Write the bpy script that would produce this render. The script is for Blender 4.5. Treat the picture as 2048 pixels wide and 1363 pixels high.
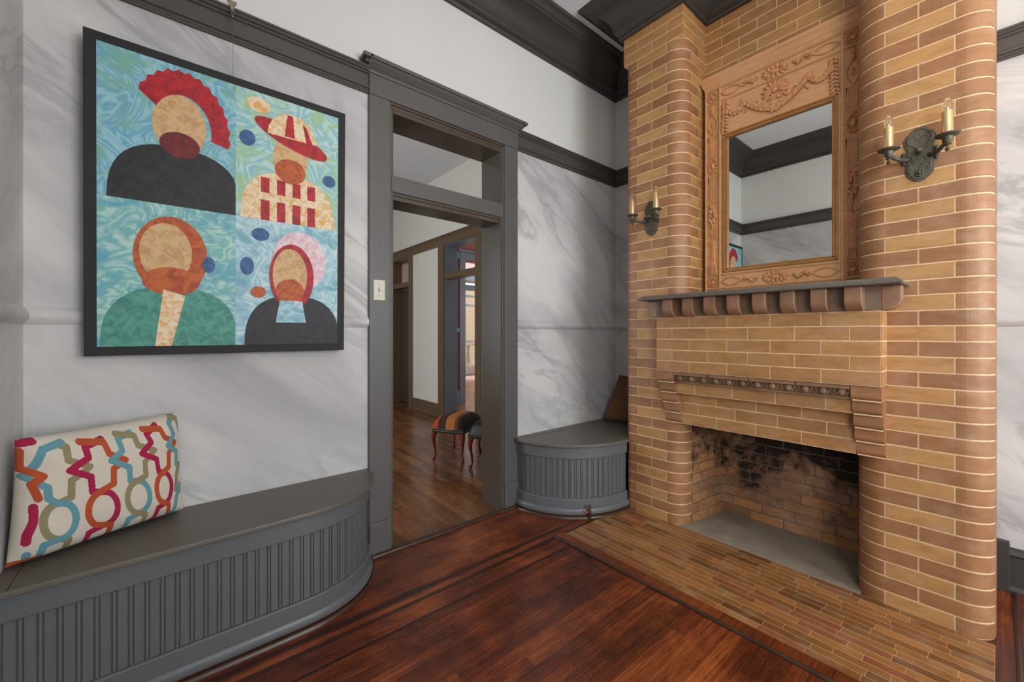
import bpy, bmesh, math, random
from mathutils import Vector, Matrix
PI = math.pi
scene = bpy.context.scene
for o in list(bpy.data.objects): bpy.data.objects.remove(o)
COL = scene.collection
random.seed(7)

# ------------------------------------------------------------------ camera
HC = 1.27
cam_d = bpy.data.cameras.new('camera'); cam = bpy.data.objects.new('camera', cam_d); COL.objects.link(cam)
cam_d.sensor_fit = 'HORIZONTAL'; cam_d.sensor_width = 36.0; cam_d.lens = 816.5 / 2048 * 36.0
cam_d.shift_y = (667.0 - 681.5) / 2048 * -1.0 * -1.0
cam.location = (0, 0, HC); cam.rotation_euler = (PI / 2, 0, math.radians(50.1))
cam_d.clip_start = 0.05
scene.camera = cam

# ------------------------------------------------------------------ world and lights
w = bpy.data.worlds.new('world'); scene.world = w; w.use_nodes = True
w.node_tree.nodes['Background'].inputs[0].default_value = (0.80, 0.90, 1.0, 1)
w.node_tree.nodes['Background'].inputs[1].default_value = 1.6
def area(name, loc, direction, sx, sy, power, col=(1, 1, 1)):
    l = bpy.data.lights.new(name, 'AREA'); l.shape = 'RECTANGLE'; l.size = sx; l.size_y = sy
    l.energy = power; l.color = col
    o = bpy.data.objects.new(name, l); COL.objects.link(o); o.location = loc
    o.rotation_euler = Vector(direction).to_track_quat('-Z', 'Y').to_euler()
    return o
area('daylight_right', (2.95, 1.75, 1.75), (-1, 0, 0.0), 2.0, 1.9, 74, (0.93, 0.965, 1.0))
area('daylight_back', (1.45, -0.62, 1.75), (0, 1, 0.0), 1.3, 1.9, 46, (0.94, 0.97, 1.0))
area('daylight_hall', (-4.6, -1.45, 1.75), (0, 1, 0.0), 1.6, 1.9, 40, (0.95, 0.97, 1.0))
area('daylight_red_room', (-4.2, 7.25, 1.8), (0, -1, 0.0), 1.6, 1.9, 75, (0.88, 0.94, 1.0))
area('daylight_front_room', (-8.0, 8.3, 1.8), (0, -1, 0.0), 1.8, 1.9, 110, (0.9, 0.95, 1.0))
scene.view_settings.view_transform = 'Standard'
scene.view_settings.look = 'None'
scene.view_settings.gamma = 1.0
scene.view_settings.exposure = 0.62
scene.view_settings.use_curve_mapping = False

# ------------------------------------------------------------------ helpers
def lin(c):
    return tuple(((v / 255) / 12.92 if v / 255 <= 0.04045 else ((v / 255 + 0.055) / 1.055) ** 2.4) for v in c)
class MB:
    def __init__(s): s.v = []; s.f = []; s.m = []; s.c = []
    def vert(s, p): s.v.append(tuple(p)); return len(s.v) - 1
    def face(s, idx, m=0, c=None): s.f.append(tuple(idx)); s.m.append(m); s.c.append(c or (0.5, 0.5, 0.5))
    def poly(s, pts, m=0, c=None): s.face([s.vert(p) for p in pts], m, c)
    def box(s, x0, x1, y0, y1, z0, z1, m=0, c=None):
        x0, x1 = min(x0, x1), max(x0, x1); y0, y1 = min(y0, y1), max(y0, y1)
        i = [s.vert(p) for p in ((x0,y0,z0),(x1,y0,z0),(x1,y1,z0),(x0,y1,z0),(x0,y0,z1),(x1,y0,z1),(x1,y1,z1),(x0,y1,z1))]
        for q in ((0,3,2,1),(4,5,6,7),(0,1,5,4),(1,2,6,5),(2,3,7,6),(3,0,4,7)): s.face([i[k] for k in q], m, c)
    def obox(s, ctr, ax, ay, az, m=0, c=None):
        ctr = Vector(ctr); ax = Vector(ax); ay = Vector(ay); az = Vector(az); i = []
        for (a, b, d) in ((-1,-1,-1),(1,-1,-1),(1,1,-1),(-1,1,-1),(-1,-1,1),(1,-1,1),(1,1,1),(-1,1,1)):
            i.append(s.vert(ctr + ax * a + ay * b + az * d))
        for q in ((0,3,2,1),(4,5,6,7),(0,1,5,4),(1,2,6,5),(2,3,7,6),(3,0,4,7)): s.face([i[k] for k in q], m, c)
    def ell(s, ctr, r, seg=12, rings=8, rot=None, m=0, c=None):
        ctr = Vector(ctr); R = rot or Matrix.Identity(3); rows = []
        for a in range(rings + 1):
            th = PI * a / rings; row = []
            if a in (0, rings):
                row = [s.vert(ctr + R @ Vector((0, 0, r[2] * math.cos(th))))]
            else:
                for b in range(seg):
                    ph = 2 * PI * b / seg
                    row.append(s.vert(ctr + R @ Vector((r[0]*math.sin(th)*math.cos(ph), r[1]*math.sin(th)*math.sin(ph), r[2]*math.cos(th)))))
            rows.append(row)
        for a in range(rings):
            A, B = rows[a], rows[a + 1]
            for b in range(seg):
                n = (b + 1) % seg
                if len(A) == 1: s.face((A[0], B[b], B[n]), m, c)
                elif len(B) == 1: s.face((A[b], B[0], A[n]), m, c)
                else: s.face((A[b], B[b], B[n], A[n]), m, c)
    def tube(s, pts, r, seg=8, m=0, c=None, closed=False, flat=None):
        pts = [Vector(p) for p in pts]; n = len(pts); rr = r if isinstance(r, (list, tuple)) else [r] * n
        rows = []; prev = None
        for i, p in enumerate(pts):
            if closed: t = pts[(i + 1) % n] - pts[i - 1]
            else: t = pts[min(i + 1, n - 1)] - pts[max(i - 1, 0)]
            t.normalize()
            if prev is None:
                up = Vector((0, 0, 1)) if abs(t.z) < 0.9 else Vector((0, 1, 0))
                a = t.cross(up).normalized()
            else:
                a = (prev - t * prev.dot(t)).normalized()
            prev = a; b = t.cross(a)
            rows.append([s.vert(p + (a * math.cos(2*PI*k/seg) + b * math.sin(2*PI*k/seg)) * rr[i]) for k in range(seg)])
        rng = range(n if closed else n - 1)
        for i in rng:
            A, B = rows[i], rows[(i + 1) % n]
            for k in range(seg):
                q = (k + 1) % seg; s.face((A[k], A[q], B[q], B[k]), m, c)
        if not closed:
            s.face(rows[0][::-1], m, c); s.face(rows[-1], m, c)
    def lathe(s, prof, ctr, seg=24, axis='z', m=0, c=None, sq=1.0, rot=None):
        ctr = Vector(ctr); R = rot or Matrix.Identity(3); rows = []
        for (r, h) in prof:
            row = []
            for k in range(seg):
                a = 2 * PI * k / seg
                p = {'z': (r*math.cos(a), r*math.sin(a)*sq, h), 'y': (r*math.cos(a), h, r*math.sin(a)*sq), 'x': (h, r*math.cos(a), r*math.sin(a)*sq)}[axis]
                row.append(s.vert(ctr + R @ Vector(p)))
            rows.append(row)
        for i in range(len(rows) - 1):
            for k in range(seg):
                q = (k + 1) % seg; s.face((rows[i][k], rows[i][q], rows[i+1][q], rows[i+1][k]), m, c)
        s.face(rows[0][::-1], m, c); s.face(rows[-1], m, c)
    def prism(s, pts, f, h0, h1, m=0, c=None):
        """pts 2D outline; f(u,v,h)->xyz"""
        a = [s.vert(f(u, v, h0)) for u, v in pts]; b = [s.vert(f(u, v, h1)) for u, v in pts]; n = len(pts)
        s.face(a[::-1], m, c); s.face(b, m, c)
        for i in range(n):
            j = (i + 1) % n; s.face((a[i], a[j], b[j], b[i]), m, c)
    def sweep(s, path, prof, side=1, closed=False, m=0, caps=True):
        """path: 2D xy points; prof: list of (d,z), d outward on the left (side=1) of travel; mitred"""
        P = [Vector((p[0], p[1])) for p in path]; n = len(P); rows = []
        for i in range(n):
            if closed or 0 < i < n - 1:
                d0 = (P[i] - P[i-1]).normalized(); d1 = (P[(i+1) % n] - P[i]).normalized()
            elif i == 0: d0 = d1 = (P[1] - P[0]).normalized()
            else: d0 = d1 = (P[-1] - P[-2]).normalized()
            n0 = Vector((-d0.y, d0.x)) * side; n1 = Vector((-d1.y, d1.x)) * side
            b = (n0 + n1); L = b.length_squared
            b = b * (2.0 / L) if L > 1e-6 else n0
            rows.append([s.vert((P[i].x + b.x * d, P[i].y + b.y * d, z)) for d, z in prof])
        k = len(prof)
        for i in range(n if closed else n - 1):
            A, B = rows[i], rows[(i + 1) % n]
            for j in range(k - 1): s.face((A[j], B[j], B[j+1], A[j+1]), m)
        if caps and not closed:
            s.face(rows[0], m); s.face(rows[-1][::-1], m)
    def build(s, name, mats, parent=None, smooth=False, bevel=0, local=False, seg=2, fix=True, auto=None):
        off = Vector((0, 0, 0))
        if parent is not None and not local:
            q = parent
            while q is not None: off += Vector(q.location); q = q.parent
        me = bpy.data.meshes.new(name)
        me.from_pydata([(v[0]-off.x, v[1]-off.y, v[2]-off.z) for v in s.v], [], s.f)
        if not isinstance(mats, (list, tuple)): mats = [mats]
        for mm in mats: me.materials.append(mm)
        me.polygons.foreach_set('material_index', s.m)
        ca = me.color_attributes.new('tone', 'FLOAT_COLOR', 'CORNER')
        buf = []
        for f, c in zip(s.f, s.c): buf += [c[0], c[1], c[2], 1.0] * len(f)
        ca.data.foreach_set('color', buf)
        if fix:
            bm = bmesh.new(); bm.from_mesh(me); bmesh.ops.remove_doubles(bm, verts=bm.verts, dist=1e-5) if smooth else None
            bmesh.ops.recalc_face_normals(bm, faces=bm.faces); bm.to_mesh(me); bm.free()
        if smooth:
            me.polygons.foreach_set('use_smooth', [True] * len(me.polygons))
            if auto: me.set_sharp_from_angle(angle=math.radians(auto))
        me.update()
        o = bpy.data.objects.new(name, me); COL.objects.link(o)
        if parent is not None: o.parent = parent
        if bevel:
            b = o.modifiers.new('bevel', 'BEVEL'); b.width = bevel; b.segments = seg; b.limit_method = 'ANGLE'; b.angle_limit = math.radians(40)
            b.harden_normals = False
        return o
def tag(o, label=None, cat=None, group=None, kind=None):
    if label: o['label'] = label
    if cat: o['category'] = cat
    if group: o['group'] = group
    if kind: o['kind'] = kind
    return o
def thing(name, label, cat, loc=(0, 0, 0), rz=0, group=None):
    o = bpy.data.objects.new(name, None); COL.objects.link(o); o.location = loc; o.rotation_euler = (0, 0, rz)
    o.empty_display_size = 0.05
    return tag(o, label, cat, group)
def struct(name, mb, mat, **k):
    return tag(mb.build(name, mat, **k), kind='structure')
def copy_tree(o, parent=None):
    c = o.copy(); COL.objects.link(c)
    if parent: c.parent = parent
    for ch in list(o.children): copy_tree(ch, c)
    return c
def arc(cx, cy, rx, ry, a0, a1, n=12):
    return [(cx + rx*math.cos(math.radians(a0+(a1-a0)*i/n)), cy + ry*math.sin(math.radians(a0+(a1-a0)*i/n))) for i in range(n+1)]

# ------------------------------------------------------------------ node materials
class NT:
    def __init__(s, name):
        s.mat = bpy.data.materials.new(name); s.mat.use_nodes = True; s.t = s.mat.node_tree
        s.b = s.t.nodes['Principled BSDF']
    def n(s, ty, ins=None, **at):
        nd = s.t.nodes.new(ty)
        for k, v in at.items(): setattr(nd, k, v)
        for k, v in (ins or {}).items():
            if isinstance(v, bpy.types.NodeSocket): s.t.links.new(v, nd.inputs[k])
            else: nd.inputs[k].default_value = v
        return nd
    def m(s, op, a, b=0.0, c=0.0, clamp=False):
        nd = s.n('ShaderNodeMath', operation=op, use_clamp=clamp)
        for i, v in enumerate((a, b, c)):
            if isinstance(v, bpy.types.NodeSocket): s.t.links.new(v, nd.inputs[i])
            else: nd.inputs[i].default_value = v
        return nd.outputs[0]
    def mix(s, f, a, b, blend='MIX'):
        nd = s.n('ShaderNodeMix', data_type='RGBA', blend_type=blend)
        for i, v in ((0, f), (6, a), (7, b)):
            if isinstance(v, bpy.types.NodeSocket): s.t.links.new(v, nd.inputs[i])
            elif i == 0: nd.inputs[0].default_value = v
            else: nd.inputs[i].default_value = (*v[:3], 1)
        return nd.outputs[2]
    def ramp(s, f, stops):
        nd = s.n('ShaderNodeValToRGB', {0: f}); r = nd.color_ramp
        while len(r.elements) < len(stops): r.elements.new(0.5)
        for e, (p, c) in zip(r.elements, stops):
            e.position = p; e.color = (*c, 1) if len(c) == 3 else c
        return nd.outputs[0]
    def obj(s): return s.n('ShaderNodeTexCoord').outputs['Object']
    def pos(s): return s.n('ShaderNodeNewGeometry').outputs['Position']
    def noise(s, vec, scale, detail=4, rough=0.55, dist=0.0):
        return s.n('ShaderNodeTexNoise', {'Vector': vec, 'Scale': scale, 'Detail': detail, 'Roughness': rough, 'Distortion': dist}).outputs[0]
    def comb(s, x, y, z=0.0):
        nd = s.n('ShaderNodeCombineXYZ')
        for i, v in enumerate((x, y, z)):
            if isinstance(v, bpy.types.NodeSocket): s.t.links.new(v, nd.inputs[i])
            else: nd.inputs[i].default_value = v
        return nd.outputs[0]
    def sep(s, v): nd = s.n('ShaderNodeSeparateXYZ', {0: v}); return nd.outputs
    def col(s, c):
        if isinstance(c, bpy.types.NodeSocket): s.t.links.new(c, s.b.inputs['Base Color'])
        else: s.b.inputs['Base Color'].default_value = (*c[:3], 1)
    def rough(s, r):
        if isinstance(r, bpy.types.NodeSocket): s.t.links.new(r, s.b.inputs['Roughness'])
        else: s.b.inputs['Roughness'].default_value = r
    def bump(s, h, strength=0.3, dist=0.01):
        nd = s.n('ShaderNodeBump', {'Height': h, 'Strength': strength, 'Distance': dist})
        s.t.links.new(nd.outputs[0], s.b.inputs['Normal'])
def simple(name, rgb, rough=0.5, metal=0.0, var=0.12, bump=0.15, scale=18, bd=0.004, spec=None):
    t = NT(name); p = t.obj(); c = lin(rgb)
    n = t.noise(p, scale)
    dark = tuple(v * (1 - var) for v in c); lt = tuple(min(1, v * (1 + var)) for v in c)
    t.col(t.ramp(n, [(0.3, dark), (0.7, lt)])); t.rough(rough); t.b.inputs['Metallic'].default_value = metal
    if spec is not None: t.b.inputs['Specular IOR Level'].default_value = spec
    if bump: t.bump(t.noise(p, scale * 4), bump, bd)
    return t.mat
def painted(name, rgb, rough=0.38):
    t = NT(name); p = t.pos(); c = lin(rgb)
    brush = t.noise(t.n('ShaderNodeMapping', {0: p, 'Scale': (60, 60, 6)}).outputs[0], 1.0, 5)
    big = t.noise(p, 3.0)
    t.col(t.mix(t.m('MULTIPLY', big, 1.0), tuple(v*0.88 for v in c), tuple(v*1.12 for v in c)))
    t.rough(t.m('ADD', t.m('MULTIPLY', big, 0.2), rough - 0.1)); t.bump(brush, 0.25, 0.002)
    return t.mat
M = {}
M['trim'] = painted('grey_paint', (90, 89, 87), 0.42)
M['seat'] = painted('grey_brown_paint', (98, 93, 86), 0.40)
M['crown'] = painted('dark_cornice_paint', (64, 60, 56), 0.5)
M['rail'] = painted('rail_paint', (78, 74, 70), 0.45)
M['bench'] = painted('bench_window_tint', (94, 98, 100), 0.4)  # trim grey with the bluish window light put into the colour
M['base_shaded'] = painted('shaded_base_paint', (56, 54, 52), 0.5)  # trim paint with the shadow put into its colour
M['hall_trim'] = painted('brown_hall_paint', (104, 84, 62), 0.4)
M['jamb'] = painted('door_jamb_paint', (78, 68, 58), 0.35)
M['ceiling'] = simple('ceiling_white', (226, 228, 230), 0.9, var=0.02, bump=0.3, scale=10)
M['hall_white'] = simple('hall_plaster', (222, 218, 208), 0.85, var=0.03, bump=0.2, scale=6)
M['red'] = simple('red_plaster', (132, 66, 62), 0.8, var=0.05)
M['pink'] = simple('pink_plaster', (205, 170, 160), 0.8, var=0.03)
def marble():
    t = NT('marbled_wall'); p = t.pos(); x, y, z = t.sep(p)
    u = t.m('ADD', x, y)
    al = t.m('SUBTRACT', t.m('MULTIPLY', u, 0.80), t.m('MULTIPLY', z, 0.60))
    ac = t.m('ADD', t.m('MULTIPLY', u, 0.60), t.m('MULTIPLY', z, 0.80))
    v = t.comb(t.m('MULTIPLY', al, 0.75), t.m('MULTIPLY', ac, 2.3), 0.3)
    n1 = t.noise(v, 0.9, 9, 0.58, 0.7)
    n2 = t.noise(v, 1.2, 9, 0.58, 1.4)
    vein = t.m('SUBTRACT', 1.0, t.m('MULTIPLY', t.m('ABSOLUTE', t.m('SUBTRACT', n2, 0.5)), 17.0), clamp=True)
    vmask = t.m('MULTIPLY', vein, t.ramp(t.noise(v, 0.7, 3), [(0.42, (0, 0, 0)), (0.6, (1, 1, 1))]))
    base = t.ramp(n1, [(0.28, lin((166, 166, 167))), (0.47, lin((194, 194, 194))), (0.62, lin((213, 212, 209)))])
    base = t.mix(t.m('MULTIPLY', vmask, 0.62), base, lin((140, 141, 146)))
    up = t.mix(t.noise(p, 2.0, 3), lin((212, 214, 212)), lin((220, 220, 217)))
    f = t.m('GREATER_THAN', z, 2.69)
    t.col(t.mix(f, base, up)); t.rough(0.72)
    h = t.m('ADD', t.noise(p, 25, 5), t.m('MULTIPLY', t.noise(p, 5, 3), 1.2))
    t.bump(h, 0.28, 0.006)
    return t.mat
M['wall'] = marble()
def brickmat(name, brown, yellow, third=None, rough=0.42, blot=1.0, speck=True, soot=0.0):
    t = NT(name); p = t.pos()
    at = t.n('ShaderNodeVertexColor', layer_name='tone').outputs[0]
    r, g, b = t.sep(at)
    c = t.mix(r, lin(brown), lin(yellow))
    # each brick's own tint
    c = t.mix(t.m('MULTIPLY', g, 0.55), c, t.mix(r, lin(tuple(v*0.80 for v in brown)), lin((yellow[0]*0.90, yellow[1]*0.84, yellow[2]*0.80))))
    c = t.mix(t.m('MULTIPLY', b, 0.35), c, t.mix(r, lin((brown[0]*1.0, brown[1]*1.02, brown[2]*1.07)), lin((yellow[0]*1.02, yellow[1]*0.98, yellow[2]*1.0))))
    if third is not None:
        c = t.mix(t.m('MULTIPLY', t.m('GREATER_THAN', b, 0.86), 0.85), c, lin(third))
    # long streaks along courses
    off = t.m('MULTIPLY', g, 37.0); x, y, z = t.sep(p)
    st = t.noise(t.comb(t.m('ADD', t.m('MULTIPLY', t.m('ADD', x, y), 9.0), off), t.m('MULTIPLY', z, 24.0), t.m('MULTIPLY', b, 9.0)), 1.0, 6, 0.65, 0.6)
    c = t.mix(t.m('MULTIPLY', t.ramp(st, [(0.42, (0, 0, 0)), (0.72, (1, 1, 1))]), 0.42 * blot), c, lin((brown[0]*0.74, brown[1]*0.66, brown[2]*0.56)))
    c = t.mix(t.m('MULTIPLY', t.ramp(t.noise(p, 9, 4), [(0.5, (0, 0, 0)), (0.7, (1, 1, 1))]), 0.25 * blot), c, lin((190, 160, 132)))
    if speck:
        sp = t.ramp(t.noise(p, 170, 2), [(0.68, (0, 0, 0)), (0.74, (1, 1, 1))])
        c = t.mix(t.m('MULTIPLY', sp, 0.35), c, lin((235, 205, 165)))
        sp2 = t.ramp(t.noise(p, 120, 2), [(0.70, (0, 0, 0)), (0.75, (1, 1, 1))])
        c = t.mix(t.m('MULTIPLY', sp2, 0.30), c, lin((80, 55, 35)))
    if soot:
        s1 = t.noise(p, 3.2, 6, 0.65, 0.8)
        s2 = t.noise(p, 14, 6, 0.7)
        k = t.m('ADD', t.m('MULTIPLY', s1, 0.70), t.m('MULTIPLY', s2, 0.45))
        k = t.m('ADD', k, t.m('MULTIPLY', t.m('ADD', x, 0.95), 0.16))
        k = t.m('ADD', k, t.m('MULTIPLY', t.m('SUBTRACT', z, 0.30), 0.42))
        k = t.ramp(k, [(0.55, (0, 0, 0)), (0.68, (1, 1, 1))])
        c = t.mix(t.m('MULTIPLY', k, soot), c, (0.012, 0.010, 0.009))
    t.col(c); t.rough(t.m('ADD', rough - 0.08, t.m('MULTIPLY', t.noise(p, 30), 0.2)))
    t.bump(t.noise(p, 120, 4), 0.25 if not soot else 0.6, 0.003 if not soot else 0.012)
    return t.mat
M['brick'] = brickmat('glazed_brick', (161, 112, 73), (192, 147, 90), rough=0.48, blot=1.15)
M['oldbrick'] = brickmat('sooty_brick', (150, 112, 84), (196, 140, 86), rough=0.9, soot=0.97, blot=1.6)
M['tile'] = brickmat('hearth_tile', (104, 68, 38), (178, 124, 70), third=(140, 82, 56), rough=0.20, blot=0.8)
M['mortar'] = simple('pale_mortar', (222, 190, 148), 0.9, var=0.1, bump=0.4, scale=60)
M['old_mortar'] = simple('grey_mortar', (112, 98, 82), 0.95, var=0.3, bump=0.6, scale=30)
M['tile_grout'] = simple('tan_grout', (214, 178, 130), 0.8, var=0.08)
M['terracotta'] = simple('terracotta_glaze', (146, 110, 84), 0.38, var=0.22, scale=14)
M['corbel_dark'] = simple('brown_terracotta', (120, 98, 76), 0.5, var=0.22, scale=16)
M['frieze_tile'] = simple('dark_terracotta', (126, 98, 70), 0.6, var=0.25, scale=12)
M['slate'] = simple('slate_shelf', (104, 98, 88), 0.55, var=0.15, scale=25)
def concrete():
    t = NT('firebox_concrete'); p = t.pos(); n = t.noise(p, 8, 9, 0.72, 0.1)
    c = t.ramp(n, [(0.25, lin((92, 80, 68))), (0.42, lin((138, 126, 110))), (0.7, lin((156, 144, 128)))])
    t.col(c); t.rough(0.9); t.bump(t.noise(p, 60, 5), 0.4, 0.004); return t.mat
M['concrete'] = concrete()
def woodfloor(name, dark, mid, lite, width=0.057, stripes=None, rough=0.2, axis='y', wear=1.0):
    t = NT(name); p = t.pos(); x, y, z = t.sep(p)
    if axis == 'x': x, y = y, x
    q = t.m('DIVIDE', x, width); idx = t.m('FLOOR', q); fr = t.m('SUBTRACT', q, idx)
    ro = t.n('ShaderNodeTexWhiteNoise', {'W': idx}, noise_dimensions='1D').outputs[0]
    yy = t.m('ADD', t.m('DIVIDE', y, 1.15), t.m('MULTIPLY', ro, 7.0)); iy = t.m('FLOOR', yy); fy = t.m('SUBTRACT', yy, iy)
    rn = t.n('ShaderNodeTexWhiteNoise', {'Vector': t.comb(idx, iy, 0.0)}, noise_dimensions='3D').outputs[0]
    g = t.noise(t.comb(t.m('MULTIPLY', x, 110.0), t.m('MULTIPLY', y, 5.0), t.m('MULTIPLY', rn, 40.0)), 1.0, 6, 0.65, 0.4)
    w_ = t.noise(p, 2.3, 6, 0.62, 0.6)
    f = t.m('ADD', t.m('MULTIPLY', g, 0.45), t.m('ADD', t.m('MULTIPLY', rn, 0.12), t.m('ADD', t.m('MULTIPLY', w_, 0.62 * wear), 0.31 * (1 - wear))))
    c = t.ramp(f, [(0.44, lin(dark)), (0.60, lin(mid)), (0.80, lin(lite))])
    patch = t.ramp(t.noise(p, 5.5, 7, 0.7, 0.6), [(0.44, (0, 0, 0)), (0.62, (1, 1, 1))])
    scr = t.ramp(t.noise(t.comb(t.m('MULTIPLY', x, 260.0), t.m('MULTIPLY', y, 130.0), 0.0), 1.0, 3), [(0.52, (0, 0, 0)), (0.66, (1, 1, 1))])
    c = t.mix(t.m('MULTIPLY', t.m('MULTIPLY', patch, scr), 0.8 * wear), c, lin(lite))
    if stripes:
        for (a, b_) in stripes:
            k = t.m('MULTIPLY', t.m('GREATER_THAN', x, a), t.m('LESS_THAN', x, b_))
            c = t.mix(t.m('MULTIPLY', k, 0.85), c, lin((44, 24, 18)))
    edge = t.m('MAXIMUM', t.m('LESS_THAN', fr, 0.025), t.m('LESS_THAN', fy, 0.0018))
    c = t.mix(t.m('MULTIPLY', edge, 0.65), c, lin((24, 10, 6)))
    t.col(c)
    t.rough(t.m('ADD', rough, t.m('MULTIPLY', t.noise(p, 7, 6), 0.24)))
    h = t.m('SUBTRACT', t.m('MULTIPLY', g, 0.3), t.m('MULTIPLY', edge, 1.0))
    t.bump(h, 0.35, 0.002)
    t.b.inputs['Specular IOR Level'].default_value = 0.5
    return t.mat
M['floor'] = woodfloor('red_oak_floor', (48, 20, 11), (102, 46, 23), (172, 94, 44), stripes=((-1.862, -1.835), (-1.792, -1.765), (-1.665, -1.648)))
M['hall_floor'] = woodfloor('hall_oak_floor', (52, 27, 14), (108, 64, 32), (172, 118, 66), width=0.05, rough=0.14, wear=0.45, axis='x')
M['border_wood'] = woodfloor('hearth_border_wood', (66, 28, 14), (112, 54, 24), (150, 84, 40), width=0.2, axis='y')
M['strip_wood'] = simple('dark_wood_strip', (66, 44, 34), 0.28, var=0.25, bump=0.1)
M['base_wood'] = simple('brown_base_wood', (74, 50, 32), 0.3, var=0.25, bump=0.1)
def pine():
    t = NT('carved_pine'); p = t.pos(); x, y, z = t.sep(p)
    g = t.noise(t.comb(t.m('MULTIPLY', x, 9.0), y, t.m('MULTIPLY', z, 60.0)), 1.0, 5)
    c = t.mix(g, lin((188, 138, 94)), lin((220, 172, 124)))
    c = t.mix(t.m('MULTIPLY', t.ramp(t.noise(p, 22, 4), [(0.5, (0, 0, 0)), (0.7, (1, 1, 1))]), 0.3), c, lin((186, 122, 84)))
    t.col(c); t.rough(0.55); t.bump(g, 0.15, 0.002); return t.mat
M['pine'] = pine()
M['carving'] = simple('carving_pine', (200, 144, 100), 0.5, var=0.25, scale=60)
M['pine_panel'] = simple('stained_pine_panel', (196, 142, 94), 0.55, var=0.15, scale=20)
M['gilt'] = simple('gilt_moulding', (158, 112, 56), 0.4, metal=0.2, var=0.2)
def mirror_mat():
    t = NT('mirror_silvering'); t.col((0.86, 0.89, 0.87)); t.b.inputs['Metallic'].default_value = 1.0; t.rough(0.012); return t.mat
M['mirror'] = mirror_mat()
M['bronze'] = simple('verdigris_bronze', (94, 90, 76), 0.45, metal=0.55, var=0.3, scale=60, bump=0.5)
M['brass'] = simple('brushed_gold_sleeve', (240, 208, 156), 0.33, metal=0.9, var=0.06, bump=0.05)
def glass_mat():
    t = NT('bulb_glass'); t.col((1, 1, 1)); t.rough(0.02); t.b.inputs['Transmission Weight'].default_value = 1.0; t.b.inputs['IOR'].default_value = 1.12; return t.mat
M['glass'] = glass_mat()
M['filament'] = simple('bulb_core', (230, 226, 215), 0.3, metal=0.3)
M['black'] = simple('black_canvas_edge', (24, 24, 25), 0.55, var=0.2, bump=0.4, scale=120)
M['steel'] = simple('steel_wire', (150, 146, 140), 0.35, metal=0.8)
M['hook'] = simple('hook_metal', (150, 138, 118), 0.4, metal=0.6)
M['plate'] = simple('almond_plastic', (206, 202, 182), 0.4, var=0.04, bump=0)
M['suede'] = simple('brown_suede', (98, 62, 32), 0.85, var=0.35, scale=14, bump=0.5)
M['rust'] = simple('rusted_brass', (86, 56, 38), 0.5, metal=0.5, var=0.4, scale=80)
M['orange_metal'] = simple('orange_handle', (190, 82, 40), 0.5)
M['cherry'] = simple('cherry_leg', (112, 40, 20), 0.22, var=0.2, bump=0)
M['leather'] = simple('black_leather', (13, 12, 11), 0.45, var=0.2, bump=0.3, scale=80)
M['cream'] = simple('cream_paint', (214, 202, 180), 0.6)
M['beige'] = simple('beige_siding', (186, 160, 128), 0.8)
M['blue_grey'] = painted('blue_grey_paint', (92, 102, 106), 0.35)
M['studs'] = simple('brass_studs', (190, 170, 120), 0.3, metal=0.8, bump=0)

# ------------------------------------------------------------------ room shell
WA, WB, WC, ZC = -2.31, 3.19, -0.417, 3.67
XR = 2.8
b = MB(); b.box(-2.31, XR + 0.2, WC - 0.2, 3.4, -0.12, 0); struct('floor', b, M['floor'])
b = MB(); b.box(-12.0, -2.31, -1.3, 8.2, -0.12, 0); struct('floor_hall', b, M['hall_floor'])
b = MB(); b.box(-2.53, XR + 0.2, WC - 0.2, 3.4, ZC, ZC + 0.12); struct('ceiling', b, M['ceiling'])
b = MB(); b.box(-9.6, -2.53, -1.3, 8.2, ZC, ZC + 0.12); struct('ceiling_hall', b, M['ceiling'])
YD0, YD1, ZD = 0.985, 1.845, 2.60
b = MB(); b.box(-2.53, WA, WC - 0.2, YD0, 0, ZC); b.box(-2.53, WA, YD1, 3.4, 0, ZC); b.box(-2.53, WA, YD0, YD1, ZD, ZC)
struct('wall_left', b, M['wall'])
b = MB(); b.box(WA, XR + 0.2, WB, WB + 0.2, 0, ZC); struct('wall_fireplace', b, M['wall'])
b = MB()
b.box(WA, 0.8, WC - 0.2, WC, 0, ZC); b.box(2.1, XR + 0.2, WC - 0.2, WC, 0, ZC); b.box(0.8, 2.1, WC - 0.2, WC, 0, 0.8); b.box(0.8, 2.1, WC - 0.2, WC, 2.7, ZC)
struct('wall_back', b, M['wall'])
b = MB()
b.box(XR, XR + 0.2, WC, 0.75, 0, ZC); b.box(XR, XR + 0.2, 2.75, WB, 0, ZC); b.box(XR, XR + 0.2, 0.75, 2.75, 0, 0.8); b.box(XR, XR + 0.2, 0.75, 2.75, 2.7, ZC)
struct('wall_right', b, M['wall'])
b = MB()
for y in (0.75, 1.73, 2.71): b.box(XR + 0.02, XR + 0.08, y, y + 0.04, 0.8, 2.7)
for z in (0.8, 1.73, 2.66): b.box(XR + 0.02, XR + 0.08, 0.75, 2.75, z, z + 0.04)
struct('window_1', b, M['trim'])
b = MB()
for x in (0.8, 1.43, 2.06): b.box(x, x + 0.04, WC - 0.12, WC - 0.06, 0.8, 2.7)
for z in (0.8, 1.73, 2.66): b.box(0.8, 2.1, WC - 0.12, WC - 0.06, z, z + 0.04)
struct('window_2', b, M['trim'])

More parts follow.
